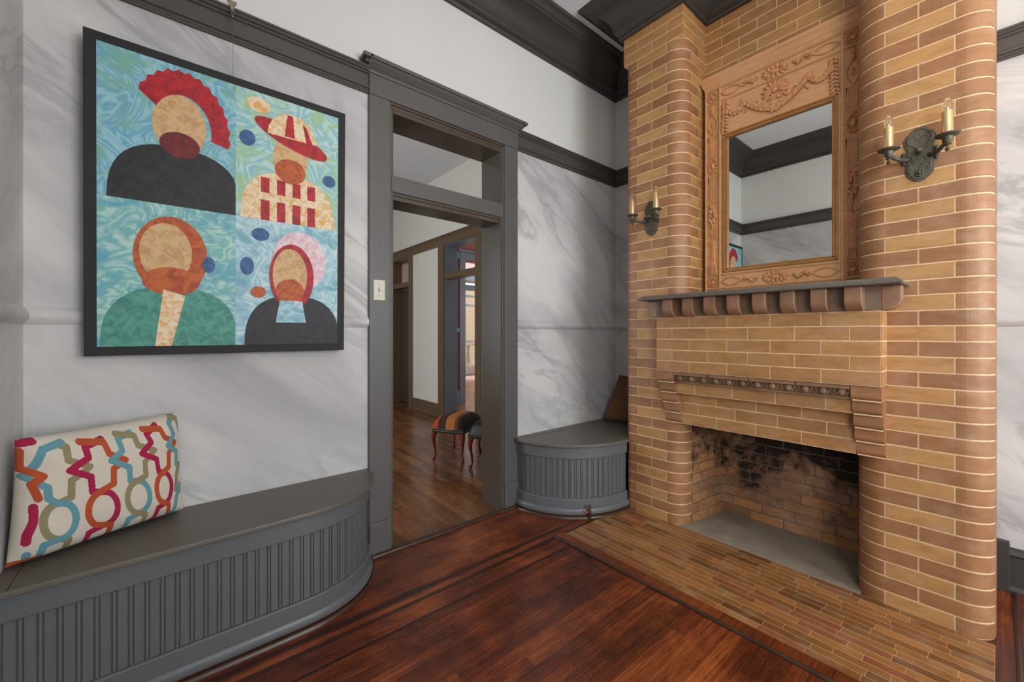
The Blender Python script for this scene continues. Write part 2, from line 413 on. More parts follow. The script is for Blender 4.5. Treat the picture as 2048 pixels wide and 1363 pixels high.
lampo = thing('added_warm_lamp', 'unseen globe lamp added to warm the upper brickwork of the fireplace', 'lamp', (0.6, 1.35, 3.1))  # out-of-view lamp, added for a warm cast on the upper brickwork
b = MB(); b.lathe([(.001, .57), (.07, .565), (.07, .55), (.012, .54), (.012, .13), (.05, .12), (.05, .09), (.03, .085)], (0.6, 1.35, 3.1), 20); b.build('stem', M['bronze'], lampo, smooth=True, auto=40)
b = MB(); b.ell((0.6, 1.35, 3.1), (.115, .115, .10), 20, 12)
t = NT('lit_globe'); t.col((.9, .85, .75)); t.b.inputs['Emission Color'].default_value = (1, .74, .46, 1); t.b.inputs['Emission Strength'].default_value = 34.0
b.build('globe', t.mat, lampo, smooth=True)

# hall walls
HW = 3.16
b = MB()
for (x0, x1) in ((-9.6, -7.285), (-6.536, -5.36), (-4.537, -2.53)): b.box(x0, x1, HW, HW + 0.2, 0, ZC)
for (x0, x1) in ((-7.285, -6.536), (-5.36, -4.537)): b.box(x0, x1, HW, HW + 0.2, 2.60, ZC)
struct('wall_hall', b, M['hall_white'])
b = MB(); b.box(-9.8, -9.6, -1.3, HW + 0.2, 0, ZC); struct('wall_hall_end', b, M['hall_white'])
b = MB(); b.box(-9.6, -5.4, -1.5, -1.3, 0, ZC); b.box(-3.8, -2.53, -1.5, -1.3, 0, ZC); b.box(-5.4, -3.8, -1.5, -1.3, 0, 0.8); b.box(-5.4, -3.8, -1.5, -1.3, 2.7, ZC)
struct('wall_hall_side', b, M['hall_white'])
b = MB(); b.box(-2.73, -2.53, -1.3, WC - 0.2, 0, ZC); struct('wall_hall_near', b, M['hall_white'])
# red room behind the hall, doorway to a front room
b = MB(); b.box(-6.42, -6.3, HW + 0.2, 4.14, 0, ZC); b.box(-6.42, -6.3, 5.0, 7.0, 0, ZC); b.box(-6.42, -6.3, 4.14, 5.0, 2.6, ZC)
struct('wall_red_room', b, M['red'])
b = MB(); b.box(-2.73, -2.53, HW + 0.2, 7.0, 0, ZC); b.box(-6.3, -5.0, 7.0, 7.2, 0, ZC); b.box(-3.4, -2.53, 7.0, 7.2, 0, ZC); b.box(-5.0, -3.4, 7.0, 7.2, 0, 0.8); b.box(-5.0, -3.4, 7.0, 7.2, 2.7, ZC)
struct('wall_red_room_far', b, M['red'])
b = MB(); b.box(-9.6, -6.42, 3.36, 3.42, 0, ZC); struct('wall_front_room', b, M['pink'])
b = MB(); b.box(-9.6, -9.4, 3.42, 5.9, 0, ZC); b.box(-9.6, -9.4, 7.4, 8.2, 0, ZC); b.box(-9.6, -9.4, 5.9, 7.4, 2.75, ZC); b.box(-9.6, -9.4, 5.9, 7.4, 0, 0.10)
struct('wall_front', b, M['pink'])

# mouldings
crown_prof = [(0.0, 3.425), (0.022, 3.425), (0.028, 3.437), (0.022, 3.449), (0.030, 3.453), (0.045, 3.462), (0.050, 3.474)]
for i in range(9):
    a = math.radians(90 * i / 8); crown_prof.append((0.055 + 0.115 * (1 - math.cos(a)), 3.478 + 0.125 * math.sin(a)))
crown_prof += [(0.178, 3.603), (0.182, 3.615), (0.197, 3.618), (0.202, 3.632), (0.215, 3.645), (0.236, 3.650), (0.240, 3.670), (0.0, 3.670)]
cp = [(XR, WC), (WA, WC), (WA, WB), (-1.777, WB), (-1.777, 2.562), (-1.327, 2.562), (-1.327, 2.887), (-0.458, 2.887), (-0.458, 2.562), (-0.001, 2.562), (-0.001, WB), (XR, WB)]
b = MB(); b.sweep(cp, crown_prof, side=-1, closed=True); struct('trim_1', b, M['crown'])
rail_prof = [(0, 2.632), (0.012, 2.632), (0.018, 2.640), (0.012, 2.648), (0.012, 2.655), (0.022, 2.660), (0.022, 2.672), (0.014, 2.678), (0.014, 2.735), (0.024, 2.740), (0.024, 2.748), (0.034, 2.752), (0.040, 2.760), (0.046, 2.762), (0.046, 2.772), (0, 2.772)]
b = MB(); b.sweep([(XR, WC), (WA, WC), (WA, 0.862)], rail_prof, side=-1); b.sweep([(WA, 1.97), (WA, WB), (-1.70, WB)], rail_prof, side=-1); b.sweep([(-0.05, WB), (XR, WB)], rail_prof, side=-1)
struct('trim_2', b, M['rail'])
dado = [(-0.004, 1.300)] + [(0.004 + 0.016 * math.sin(PI * i / 8) , 1.308 + 0.058 * i / 8) for i in range(9)] + [(-0.004, 1.376)]
b = MB(); b.sweep([(XR, WC), (WA, WC), (WA, 0.862)], dado, side=-1); b.sweep([(WA, 1.97), (WA, WB), (-1.70, WB)], dado, side=-1); b.sweep([(-0.05, WB), (XR, WB)], dado, side=-1)
struct('trim_3', b, M['wall'], smooth=True, auto=60)
base_prof = [(0, 0), (0.03, 0), (0.03, 0.012), (0.018, 0.03), (0.018, 0.175), (0.028, 0.185), (0.02, 0.205), (0.008, 0.215), (0, 0.215)]
b = MB(); b.sweep([(-0.02, WB), (XR, WB)], base_prof, side=-1); struct('baseboard_fireplace', b, M['base_shaded'])
b = MB(); b.box(-0.02, 0.03, WB - 0.035, WB, 0, 0.245); struct('baseboard_block', b, M['base_shaded'], bevel=0.003)
# hall mouldings
hr = [(0, 2.60), (0.018, 2.60), (0.018, 2.70), (0.03, 2.71), (0.03, 2.725), (0.045, 2.735), (0.045, 2.745), (0, 2.745)]
b = MB(); b.sweep([(-9.6, HW), (-2.53, HW)], hr, side=-1); struct('trim_4', b, M['hall_trim'])
hb = [(0, 0), (0.035, 0), (0.035, 0.02), (0.02, 0.03), (0.02, 0.185), (0.01, 0.195), (0, 0.195)]
b = MB(); b.sweep([(-6.37, HW), (-5.527, HW)], hb, side=-1); b.sweep([(-4.40, HW), (-2.53, HW)], hb, side=-1); struct('baseboard_hall', b, M['hall_trim'])

# main doorway
def doorway(name):
    d = thing(name, None, None, (WA, 1.41, 0)); d['kind'] = 'structure'
    T, J = M['trim'], M['jamb']
    for (y0, y1) in ((0.862, 0.985), (1.845, 1.97)):
        b = MB(); b.box(WA, -2.288, y0, y1, 0.19, 2.631); b.build('casing', T, d, bevel=0.003)
        b = MB(); b.box(WA, -2.283, y0 - 0.001, y1 + 0.001, 0, 0.19); b.build('plinth_block', T, d, bevel=0.003)
    b = MB(); b.box(WA, -2.284, 0.862, 1.97, 2.631, 2.776); b.build('head_board', T, d, bevel=0.002)
    cap = [(0.026, 2.745), (0.034, 2.748), (0.036, 2.757), (0.030, 2.765), (0.040, 2.772), (0.060, 2.790), (0.068, 2.800), (0.080, 2.803), (0.080, 2.822), (0.0, 2.822), (0.0, 2.745)]
    b = MB(); b.sweep([(WA, 0.85), (WA + 0.0, 1.982)], [(q[0], q[1]) for q in cap], side=-1)
    # returns at both ends
    for (ys, sg) in ((0.862, -1), (1.97, 1)):
        b.box(WA, WA + 0.080, ys, ys + sg * 0.05, 2.803, 2.822); b.box(WA, WA + 0.055, ys, ys + sg * 0.03, 2.785, 2.803); b.box(WA, WA + 0.036, ys, ys + sg * 0.012, 2.745, 2.785)
    b.build('cap_moulding', T, d, bevel=0.002)
    for (y0, y1) in ((0.985, 1.012), (1.818, 1.845)):
        b = MB(); b.box(-2.535, -2.306, y0, y1, 0, 2.60); b.build('jamb', J, d, bevel=0.002)
    for (y0, y1) in ((0.985, 0.998), (1.832, 1.845)):
        b = MB(); b.box(-2.312, -2.299, y0, y1, 0, 2.63); b.build('door_stop', T, d, bevel=0.002)
    b = MB(); b.box(-2.535, -2.306, 1.012, 1.818, 2.575, 2.60); b.box(-2.330, -2.302, 1.0, 1.83, 2.598, 2.617); b.box(-2.32, -2.294, 0.985, 1.845, 2.617, 2.632); b.build('head_jamb', J, d, bevel=0.002)
    b = MB(); b.box(-2.45, -2.300, 1.0, 1.84, 2.108, 2.205); b.build('transom_bar', T, d, bevel=0.003)
    b = MB(); b.box(-2.50, -2.318, 1.0, 1.84, 2.066, 2.094); b.box(-2.40, -2.309, 1.0, 1.84, 2.090, 2.108); b.build('door_head_stop', J, d, bevel=0.002)
    for (y0, y1) in ((0.84, 0.985), (1.845, 1.99)):
        b = MB(); b.box(-2.555, -2.53, y0, y1, 0, 2.62); b.build('hall_casing', M['hall_trim'], d, bevel=0.003)
    return d
doorway('door_1')
b = MB(); b.tube([(-2.275, 0.872, 0.004), (-2.275, 1.0, 0.004), (-2.275, 1.972, 0.004)], 0.015, 10)
b.box(-2.31, -2.275, 0.985, 1.845, 0, 0.006)
struct('trim_5', b, M['strip_wood'], smooth=True, auto=40)

# hall doorways
def hall_door(name, x0, x1, leaf):
    T = M['hall_trim']
    d = thing(name, None, None, ((x0 + x1) / 2, HW, 0)); d['kind'] = 'structure'
    for (a, c_) in ((x0 - 0.165, x0), (x1, x1 + 0.13)):
        b = MB(); b.box(a, c_, HW - 0.022, HW, 0, 2.60); b.build('casing', T, d, bevel=0.003)
    for (a, c_) in ((x0, x0 + 0.02), (x1 - 0.02, x1)):
        b = MB(); b.box(a, c_, HW, HW + 0.21, 0, 2.60); b.build('jamb', M['blue_grey'] if not leaf else T, d)
    b = MB(); b.box(x0, x1, HW - 0.005, HW + 0.21, 2.575, 2.60); b.build('head_jamb', M['blue_grey'] if not leaf else T, d)
    b = MB(); b.box(x0, x1, HW - 0.01, HW + 0.12, 2.085, 2.170); b.build('transom_bar', T, d, bevel=0.003)
    if leaf:
        b = MB(); b.box(x0 + 0.02, x1 - 0.02, HW + 0.16, HW + 0.2, 0.01, 2.08)
        for z0, z1 in ((0.25, 0.95), (1.1, 1.95)):
            b.box(x0 + 0.14, x1 - 0.14, HW + 0.15, HW + 0.165, z0, z1)
        b.build('door_leaf', M['jamb'], d, bevel=0.006)
    return d
hall_door('door_2', -5.36, -4.537, False)
hall_door('door_3', -7.285, -6.536, True)
# inner doorway on the red wall
d = thing('door_4', None, None, (-6.3, 4.5, 0)); d['kind'] = 'structure'
for (y0, y1) in ((4.02, 4.14), (5.0, 5.12)):
    b = MB(); b.box(-6.3, -6.275, y0, y1, 0, 2.62); b.build('casing', M['blue_grey'], d, bevel=0.003)
b = MB(); b.box(-6.3, -6.27, 4.02, 5.12, 2.62, 2.76); b.box(-6.3, -6.24, 3.98, 5.16, 2.76, 2.80); b.build('head_board', M['blue_grey'], d, bevel=0.003)
b = MB(); b.box(-6.42, -6.28, 4.14, 5.0, 2.08, 2.17); b.build('transom_bar', M['blue_grey'], d, bevel=0.003)
b = MB()
for z0, z1 in ((2.63, 2.77), (1.30, 1.37), (0, 0.24)): b.box(-6.3, -6.28, HW + 0.2, 4.02, z0, z1)
struct('trim_6', b, M['blue_grey'])
# far glazed opening with muntins
d = thing('window_3', None, None, (-9.5, 6.65, 0)); d['kind'] = 'structure'
b = MB()
for y in (5.9, 6.62, 7.33): b.box(-9.52, -9.46, y, y + 0.07, 0.1, 2.75)
for z in (0.1, 1.02, 2.03, 2.28, 2.68): b.box(-9.52, -9.46, 5.9, 7.4, z, z + 0.06)
b.build('window_frame', M['jamb'], d)
b = MB(); b.box(-9.40, -9.37, 5.72, 5.9, 0, 2.9); b.box(-9.40, -9.37, 5.72, 7.58, 2.75, 2.9); b.build('casing', M['blue_grey'], d)
# porch outside
b = MB(); b.box(-12.2, -12.0, 4.0, 12.0, -0.1, 2.9)
tag(b.build('neighbour_wall', M['beige']), 'beige sided wall seen outside through the farthest window', 'building')
bal = thing('porch_balustrade', 'cream porch balustrade outside the farthest window', 'balustrade', (-10.6, 6.9, 0))
b = MB(); b.box(-10.75, -10.45, 5.4, 9.2, 0.90, 0.99); b.build('handrail', M['cream'], bal, bevel=0.01)
b = MB(); b.box(-10.75, -10.45, 5.4, 9.2, 0.0, 0.30); b.build('plinth', M['cream'], bal, bevel=0.01)
for i in range(12):
    b = MB(); b.lathe([(0.05, 0.30), (0.05, 0.34), (0.035, 0.37), (0.07, 0.50), (0.06, 0.60), (0.03, 0.80), (0.05, 0.86), (0.05, 0.90)], (-10.6, 5.6 + i * 0.3, 0), 12)
    b.build('baluster', M['cream'], bal, smooth=True, auto=40)
# ------------------------------------------------------------------ brick builder
CO = 0.0687
def seg_path(pts):
    L = [0.0]
    for i in range(1, len(pts)):
        L.append(L[-1] + math.hypot(pts[i][0]-pts[i-1][0], pts[i][1]-pts[i-1][1]))
    return L
def path_normals(pts, side):
    n = []
    N = len(pts)
    for i in range(N):
        vs = []
        if i > 0: vs.append((pts[i][0]-pts[i-1][0], pts[i][1]-pts[i-1][1]))
        if i < N-1: vs.append((pts[i+1][0]-pts[i][0], pts[i+1][1]-pts[i][1]))
        nn = [(-side*v[1]/max(math.hypot(*v), 1e-9), side*v[0]/max(math.hypot(*v), 1e-9)) for v in vs]
        sx = sum(q[0] for q in nn); sy = sum(q[1] for q in nn); l2 = (sx*sx+sy*sy)/len(nn)
        n.append((sx/l2, sy/l2))
    return n
def brick_run(mb, pts, side, z0, z1, joints, tones, gap=0.0065, out=0.0022, mcol=0, mmort=1, jit=0.0006, mort=True):
    """pts polyline; joints: sorted arc positions incl. both ends; tones per brick"""
    L = seg_path(pts); N = path_normals(pts, side)
    def at(s):
        s = max(L[0], min(L[-1], s))
        for i in range(1, len(L)):
            if s <= L[i] + 1e-9:
                t = (s-L[i-1])/max(L[i]-L[i-1], 1e-9)
                x = pts[i-1][0]+(pts[i][0]-pts[i-1][0])*t; y = pts[i-1][1]+(pts[i][1]-pts[i-1][1])*t
                nx = N[i-1][0]+(N[i][0]-N[i-1][0])*t; ny = N[i-1][1]+(N[i][1]-N[i-1][1])*t
                return x, y, nx, ny
        return pts[-1][0], pts[-1][1], N[-1][0], N[-1][1]
    if mort:
        pv = None
        for i, p in enumerate(pts):
            a = mb.vert((p[0], p[1], z0)); c = mb.vert((p[0], p[1], z1))
            if pv: mb.face((pv[0], a, c, pv[1]), mmort)
            pv = (a, c)
    g = gap / 2
    for k in range(len(joints) - 1):
        s0 = joints[k] + (g if k > 0 else 0.0); s1 = joints[k+1] - (g if k < len(joints)-2 else 0.0)
        if s1 - s0 < 0.004: continue
        ss = [s0] + [l for l in L if s0 + 1e-5 < l < s1 - 1e-5] + [s1]
        # subdivide long bits so edges can wobble slightly
        S = []
        for i in range(len(ss)-1):
            nsub = max(1, int((ss[i+1]-ss[i]) / 0.06))
            for j in range(nsub): S.append(ss[i] + (ss[i+1]-ss[i])*j/nsub)
        S.append(ss[-1])
        c = (tones[k], random.random(), random.random())
        rows = []
        for s in S:
            x, y, nx, ny = at(s)
            a = z0 + g + random.uniform(-jit, jit); d = z1 - g + random.uniform(-jit, jit)
            rows.append([mb.vert((x, y, a)), mb.vert((x+nx*out*.6, y+ny*out*.6, a+.0003)), mb.vert((x+nx*out, y+ny*out, a+.0012)), mb.vert((x+nx*out, y+ny*out, d-.0012)), mb.vert((x+nx*out*.6, y+ny*out*.6, d-.0003)), mb.vert((x, y, d))])
        for i in range(len(rows)-1):
            A, B = rows[i], rows[i+1]
            for j in range(5): mb.face((A[j], B[j], B[j+1], A[j+1]), mcol, c)
        for R_ in (rows[0], rows[-1]): mb.face(R_, mcol, c)
def s_of(pts, x=None, y=None, near=None):
    """arc position where path crosses x (front leg) or y (side leg)"""
    L = seg_path(pts)
    for i in range(1, len(pts)):
        a, c = pts[i-1], pts[i]
        if x is not None and abs(c[0]-a[0]) > 1e-6 and min(a[0], c[0]) <= x <= max(a[0], c[0]) and abs(c[1]-a[1]) < 0.02:
            return L[i-1] + (L[i]-L[i-1])*(x-a[0])/(c[0]-a[0])
        if y is not None and abs(c[1]-a[1]) > 1e-6 and min(a[1], c[1]) <= y <= max(a[1], c[1]) and abs(c[0]-a[0]) < 0.001:
            if near is None or abs(a[0]-near) < 0.02:
                return L[i-1] + (L[i]-L[i-1])*(y-a[1])/(c[1]-a[1])
    return None

FY, BY = 2.565, 2.89
XL0, XL1, XR0, XR1 = -1.765, -1.33, -0.455, -0.013
fire = thing('fireplace', 'tan and brown brick corner-to-corner fireplace with rounded piers and slate mantel', 'fireplace', (-0.889, FY, 0))
def jl(tot, fixed, step):
    return fixed
def pier(left):
    b = MB()
    if left:
        pts = [(XL0, WB), (XL0, FY+0.05)] + arc(XL0+0.05, FY+0.05, 0.05, 0.05, 180, 270, 6)[1:] + arc(XL1-0.1, FY+0.1, 0.1, 0.1, 270, 360, 12) + [(XL1, BY)]
        sq = [(XL0-0.012, WB), (XL0-0.012, FY), (XL1, FY), (XL1, BY)]
    else:
        pts = [(XR0, BY), (XR0, FY+0.1)] + arc(XR0+0.1, FY+0.1, 0.1, 0.1, 180, 270, 12)[1:] + arc(XR1-0.09, FY+0.09, 0.09, 0.09, 270, 360, 12) + [(XR1, WB)]
        sq = [(XR0, BY), (XR0, FY), (XR1+0.012, FY), (XR1+0.012, WB)]
    for k in range(50):
        z0, z1 = k*CO, (k+1)*CO
        P = sq if k >= 47 else pts
        L = seg_path(P)[-1]; A = k % 2 == 0
        if left:
            if A: J = [s_of(P, x=-1.665), s_of(P, x=-1.4413), s_of(P, y=2.781, near=P[-1][0])]
            else: J = [s_of(P, x=-1.5526), s_of(P, y=2.675 if k < 47 else 2.70, near=P[-1][0])]
            pre = []
            s = J[0] - (0.235 if A else 0.345)
            while s > 0.03: pre.insert(0, s); s -= 0.222
            T = [0.0]*len(pre) + ([0.0, 1.0, 0.0, 1.0] if A else [0.0, 0.0, 0.9])
        else:
            if A: J = [s_of(P, x=-0.345), s_of(P, x=-0.123)]
            else: J = [s_of(P, x=-0.234)]
            pre = [0.10, ] if A else [0.21]
            T = [0.9] + ([0.0, 1.0, 0.0] if A else [0.0, 0.0])
        JJ = [0.0] + pre + J
        s = JJ[-1] + 0.33
        if not left:
            while s < L - 0.03: JJ.append(s); T.append(0.0); s += 0.222
        JJ.append(L)
        if k >= 47: T = [0.75 + random.uniform(-.2, .2) for _ in T]
        T = [min(1, max(0, t + random.uniform(-0.10, 0.13))) for t in T]
        brick_run(b, P, -1, z0, z1, JJ, T)
    # underside of the projecting top courses
    z = 47*CO
    if left: b.poly([(XL0-0.012, FY, z), (XL1, FY, z), (XL1, BY, z), (XL0-0.012, BY, z)], 1)
    else: b.poly([(XR0, FY, z), (XR1+0.012, FY, z), (XR1+0.012, WB, z), (XR0, WB, z)], 1)
    return b.build('brick_pier', [M['brick'], M['mortar']], fire, fix=False)
pier(True); pier(False)

# recess wall above and below the mantel
b = MB(); pts = [(XL1, BY), (XR0, BY)]
for k in range(22, 50):
    s0 = 0.11 if k % 2 else 0.22; J = [0.0]; s = s0
    while s < 0.86: J.append(s); s += 0.219
    J.append(0.875)
    brick_run(b, pts, -1, k*CO, (k+1)*CO, J, [0.55 + random.uniform(-.25, .35) for _ in J])
b.build('recess_wall', [M['brick'], M['mortar']], fire, fix=False)

# projecting breast panel over the opening
PX0, PX1, PY = -1.437, -0.341, 2.43
b = MB(); pts = [(PX0, FY), (PX0, PY), (PX1, PY), (PX1, FY)]
for k in range(15, 20):
    J = [0.0, 0.135]; s = 0.135 + (0.2192 if k % 2 else 0.1096)
    while s < 0.135 + 1.09: J.append(s); s += 0.2192
    J += [0.135 + 1.096, 1.366]
    brick_run(b, pts, -1, k*CO, (k+1)*CO, J, [0.72 + random.uniform(-.15, .2) for _ in J], jit=0.0009)
b.poly([(PX0, PY, 15*CO), (PX1, PY, 15*CO), (PX1, FY, 15*CO), (PX0, FY, 15*CO)], 1)
b.box(PX0 + .002, PX1 - .002, PY + .002, FY, 20*CO, 21.6*CO, 0, (0.0, .9, .1))
b.build('breast_panel', [M['brick'], M['mortar']], fire, fix=False)
# stepped corbels
cy = [2.437, 2.466, 2.492, 2.520, 2.548]
for (x0, x1) in ((PX0, PX0 + 0.108), (PX1 - 0.108, PX1)):
    cb = MB()
    for i, y in enumerate(cy):
        k = 14 - i; z0, z1 = k*CO + .002, (k+1)*CO - .003
        out = [(FY + .01, z1), (y + .002, z1)]
        for j in range(5): a = math.radians(90*j/4); out.append((y + 0.0 + 0.018*(1-math.cos(a)), z0 + 0.020 - 0.020*math.sin(a)))
        out.append((FY + .01, z0))
        cb.prism(out, lambda u, v, h: (h, u, v), x0, x1, 0, (0.0, random.random(), random.random()*.5))
        cb.box(x0 + .004, x1 - .004, y + .006, FY, z0 - .005, z0 + .001, 1)
    cb.build('stepped_corbel', [M['brick'], M['mortar']], fire)
CX0, CX1 = PX0 + 0.108, PX1 - 0.108
# course under the egg-and-dart band, then the lintel
b = MB()
def course(b, y, k, first, tn):
    pts = [(CX0, y), (CX1, y)]; J = [0.0]; s = first; L = CX1 - CX0
    while s < L - .03: J.append(s); s += 0.2192
    J.append(L)
    brick_run(b, pts, -1, k*CO, (k+1)*CO, J, [tn + random.uniform(-.15, .25) for _ in J])
course(b, 2.482, 13, 0.119, 0.7)
b.poly([(CX0, 2.482, 13*CO), (CX1, 2.482, 13*CO), (CX1, FY, 13*CO), (CX0, FY, 13*CO)], 1)
for k, f in ((12, .219), (11, .108), (10, .219)): course(b, 2.552, k, f, 0.62)
b.poly([(CX0, 2.552, 10*CO), (CX1, 2.552, 10*CO), (CX1, 2.66, 10*CO), (CX0, 2.66, 10*CO)], 1)
b.poly([(CX0, 2.66, 10*CO), (CX1, 2.66, 10*CO), (CX1, 2.66, 13*CO), (CX0, 2.66, 13*CO)], 1)
b.build('lintel', [M['brick'], M['mortar']], fire, fix=False)
# egg and dart band
b = MB(); z0 = 14*CO
y0 = 2.437
b.box(CX0 + .002, CX1 - .002, y0 + .022, FY, z0 + .004, 15*CO - .001)
L = CX1 - CX0; n = 12; pit = L / n
for i in range(4):
    b.box(CX0 + i*L/4 + .003, CX0 + (i+1)*L/4 - .003, y0, FY - .06, 15*CO - .020, 15*CO - .003, 1)
b.box(CX0 + .002, CX1 - .002, y0 + .014, FY - .06, z0 + .001, z0 + .010)
for i in range(n):
    xc = CX0 + pit*(i + .5); zc = z0 + .030
    b.ell((xc, y0 + .018, zc), (.0185, .014, .020), 12, 8)
    for w_ in (.027, .0335):
        b.tube([(xc + w_*math.cos(a), y0 + .016, zc + .020 - (.042)*abs(math.sin(a))*.9) for a in [PI*j/8 for j in range(9)]], .0030, 6)
for i in range(1, n):
    xc = CX0 + pit*i; b.ell((xc, y0 + .018, z0 + .022), (.0024, .006, .016), 6, 6)
tag(b.build('egg_and_dart_band', [M['frieze_tile'], M['terracotta']], fire, smooth=True, auto=35), 'dark glazed egg-and-dart band')
# mantel corbels and slate shelf
SH0, SH1 = 21.58*CO, 22*CO
def bracket_outline():
    top, bot, pr = SH0, 20*CO + .002, .067
    o = [(0, top), (pr, top), (pr, bot + .052)]
    for j in range(1, 9): a = math.radians(90*j/8); o.append((pr - .052*(1-math.cos(a)), bot + .052 - .052*math.sin(a)))
    o.append((0, bot)); return o
for i in range(8):
    x0 = -1.361 + i*.1287
    b = MB(); b.prism(bracket_outline(), lambda u, v, h: (h, PY - u, v), x0, x0 + .064)
    b.build('mantel_bracket', M['terracotta'], fire, bevel=.004, seg=2)
for (px, sg) in ((PX1, 1), (PX0, -1)):
    b = MB(); b.prism(bracket_outline(), lambda u, v, h: (px + sg*u, h, v), PY + .004, PY + .068)
    b.build('mantel_bracket', M['terracotta'], fire, bevel=.004, seg=2)
b = MB(); b.box(PX0, PX1, PY - .003, FY, 20*CO + .003, SH0)
b.build('bracket_backing', M['corbel_dark'], fire)
b = MB(); e = .0
sp = [(-.045, SH0), (-.006, SH0), (0, SH0 + .004), (0, SH0 + .012), (-.010, SH0 + .016), (-.016, SH1 - .003), (-.020, SH1)]
b.sweep([(-1.512, BY - .001), (-1.512, 2.326), (-.262, 2.326), (-.262, BY - .001)], [(d, z) for d, z in sp], side=-1)
b.box(-1.512 + .02, -.262 - .02, 2.346, FY, SH1 - .001, SH1); b.box(XL1, XR0, FY, BY, SH1 - .006, SH1)
b.box(-1.512 + .04, -.262 - .04, 2.366, FY + .0, SH0, SH0 + .004)
sh = b.build('mantel_shelf', M['slate'], fire)
# the shelf ends stop against the piers: trimmed copy of the sweep would enter them, which real slate does too

# firebox
b = MB()
def rough_courses(b, pts, side, lo, hi, ph, tn=.35):
    L = seg_path(pts)[-1]
    for k in range(lo, hi):
        J = [0.0]; s = (0.07 if (k + ph) % 2 else 0.18)
        while s < L - .03: J.append(s); s += 0.2 + random.uniform(-.02, .02)
        J.append(L)
        brick_run(b, pts, side, k*.0655, (k+1)*.0655, J, [tn + random.uniform(-.35, .5) for _ in J], gap=.007, out=.004, jit=.0022)
rough_courses(b, [(-1.326, 2.682), (-1.282, 3.052)], -1, 0, 12, 0, .5)
b.build('firebox_side', [M['oldbrick'], M['old_mortar']], fire, fix=False)
b = MB(); rough_courses(b, [(-.503, 3.052), (-.459, 2.682)], -1, 0, 12, 1); b.build('firebox_side', [M['oldbrick'], M['old_mortar']], fire, fix=False)
b = MB(); rough_courses(b, [(-1.282, 3.050), (-.503, 3.050)], -1, 0, 12, 0); b.build('firebox_back', [M['oldbrick'], M['old_mortar']], fire, fix=False)
b = MB(); b.poly([(-1.33, 2.66, .80), (-.455, 2.66, .80), (-.455, 3.06, .80), (-1.33, 3.06, .80)])
b.build('firebox_throat', M['black'], fire)
b = MB(); b.box(XL1 - .02, XR0 + .02, 2.566, 3.06, .001, .0058); b.build('firebox_floor', M['concrete'], fire)

# hearth
hearth = thing('hearth', 'long narrow brown tiled hearth in front of the fireplace, edged in dark wood', 'hearth', (-.889, 2.2, 0))
HX0, HX1, HY0 = -1.765, -.013, 1.925
b = MB(); b.box(HX0, HX1, HY0, FY + .006, 0.0005, .0046, 1)
rows = 15; rh = (FY + .004 - HY0) / rows
for r in range(rows):
    y0 = HY0 + r*rh; s = HX0 - random.uniform(0, .15)
    while s < HX1:
        a, c_ = max(s, HX0) + .0009, min(s + .172, HX1) - .0009
        if c_ - a > .01:
            t = random.choice([0.1, .3, .55, .6, .8, .35, .7]); col = (t, random.random(), random.random())
            g = .0016; z = .0055
            b.poly([(a, y0+g, z), (c_, y0+g, z), (c_, y0+rh-g, z), (a, y0+rh-g, z)], 0, col)
            q = [(a, y0+g), (c_, y0+g), (c_, y0+rh-g), (a, y0+rh-g)]
            for i in range(4):
                u, v = q[i], q[(i+1) % 4]; b.poly([(u[0], u[1], .004), (v[0], v[1], .004), (v[0], v[1], z), (u[0], u[1], z)], 0, col)
        s += .172
b.build('hearth_tiles', [M['tile'], M['tile_grout']], hearth, fix=False)
b = MB(); b.box(-1.80, .02, 1.853, HY0, 0.0005, .0060); b.build('wooden_border', M['border_wood'], hearth, bevel=.001)
b = MB(); b.tube([(-1.802, 1.846, .003), (-1.0, 1.846, .003), (.03, 1.846, .003)], .0105, 10); b.build('edge_moulding', M['strip_wood'], hearth, smooth=True, auto=50)
b = MB(); b.tube([(.049, 1.86, .003), (.049, 3.15, .003)], .010, 10); struct('trim_7', b, M['strip_wood'], smooth=True, auto=50)

# ------------------------------------------------------------------ mirror
FX0, FX1, MY, MZ0, MZ1 = -1.302, -.455, 2.82, SH1 + .001, 2.945
GX0, GX1, GZ0, GZ1 = -1.157, -.598, 1.702, 2.566
mir = thing('mirror', 'tall carved pine overmantel mirror with swag frieze standing on the mantel shelf', 'mirror', (-.8785, 2.85, MZ0))
b = MB()
for (x0, x1, z0, z1) in ((FX0, GX0, MZ0, MZ1), (GX1, FX1, MZ0, MZ1), (GX0, GX1, MZ0, GZ0), (GX0, GX1, GZ1, MZ1)): b.box(x0, x1, MY, 2.882, z0, z1)
b.build('frame', M['pine'], mir)
b = MB(); b.box(FX0, FX1 + .0, 2.86, 2.884, MZ0, MZ1 + .05); b.build('backboard', M['pine'], mir)
b = MB(); b.poly([(GX0, MY + .012, GZ0), (GX1, MY + .012, GZ0), (GX1, MY + .012, GZ1), (GX0, MY + .012, GZ1)]); b.build('mirror_glass', M['mirror'], mir)
b = MB()
for (w_, d_, k_) in ((.010, .004, 0), (.026, .010, .012)):
    x0, x1, z0, z1 = GX0 - w_ - k_*0, GX1 + w_, GZ0 - w_, GZ1 + w_
    t_ = .012
    b.box(x0, x0+t_, MY - d_, MY + .014, z0, z1); b.box(x1-t_, x1, MY - d_, MY + .014, z0, z1)
    b.box(x0, x1, MY - d_, MY + .014, z0, z0+t_); b.box(x0, x1, MY - d_, MY + .014, z1-t_, z1)
b.build('gilt_moulding', M['gilt'], mir, bevel=.003)
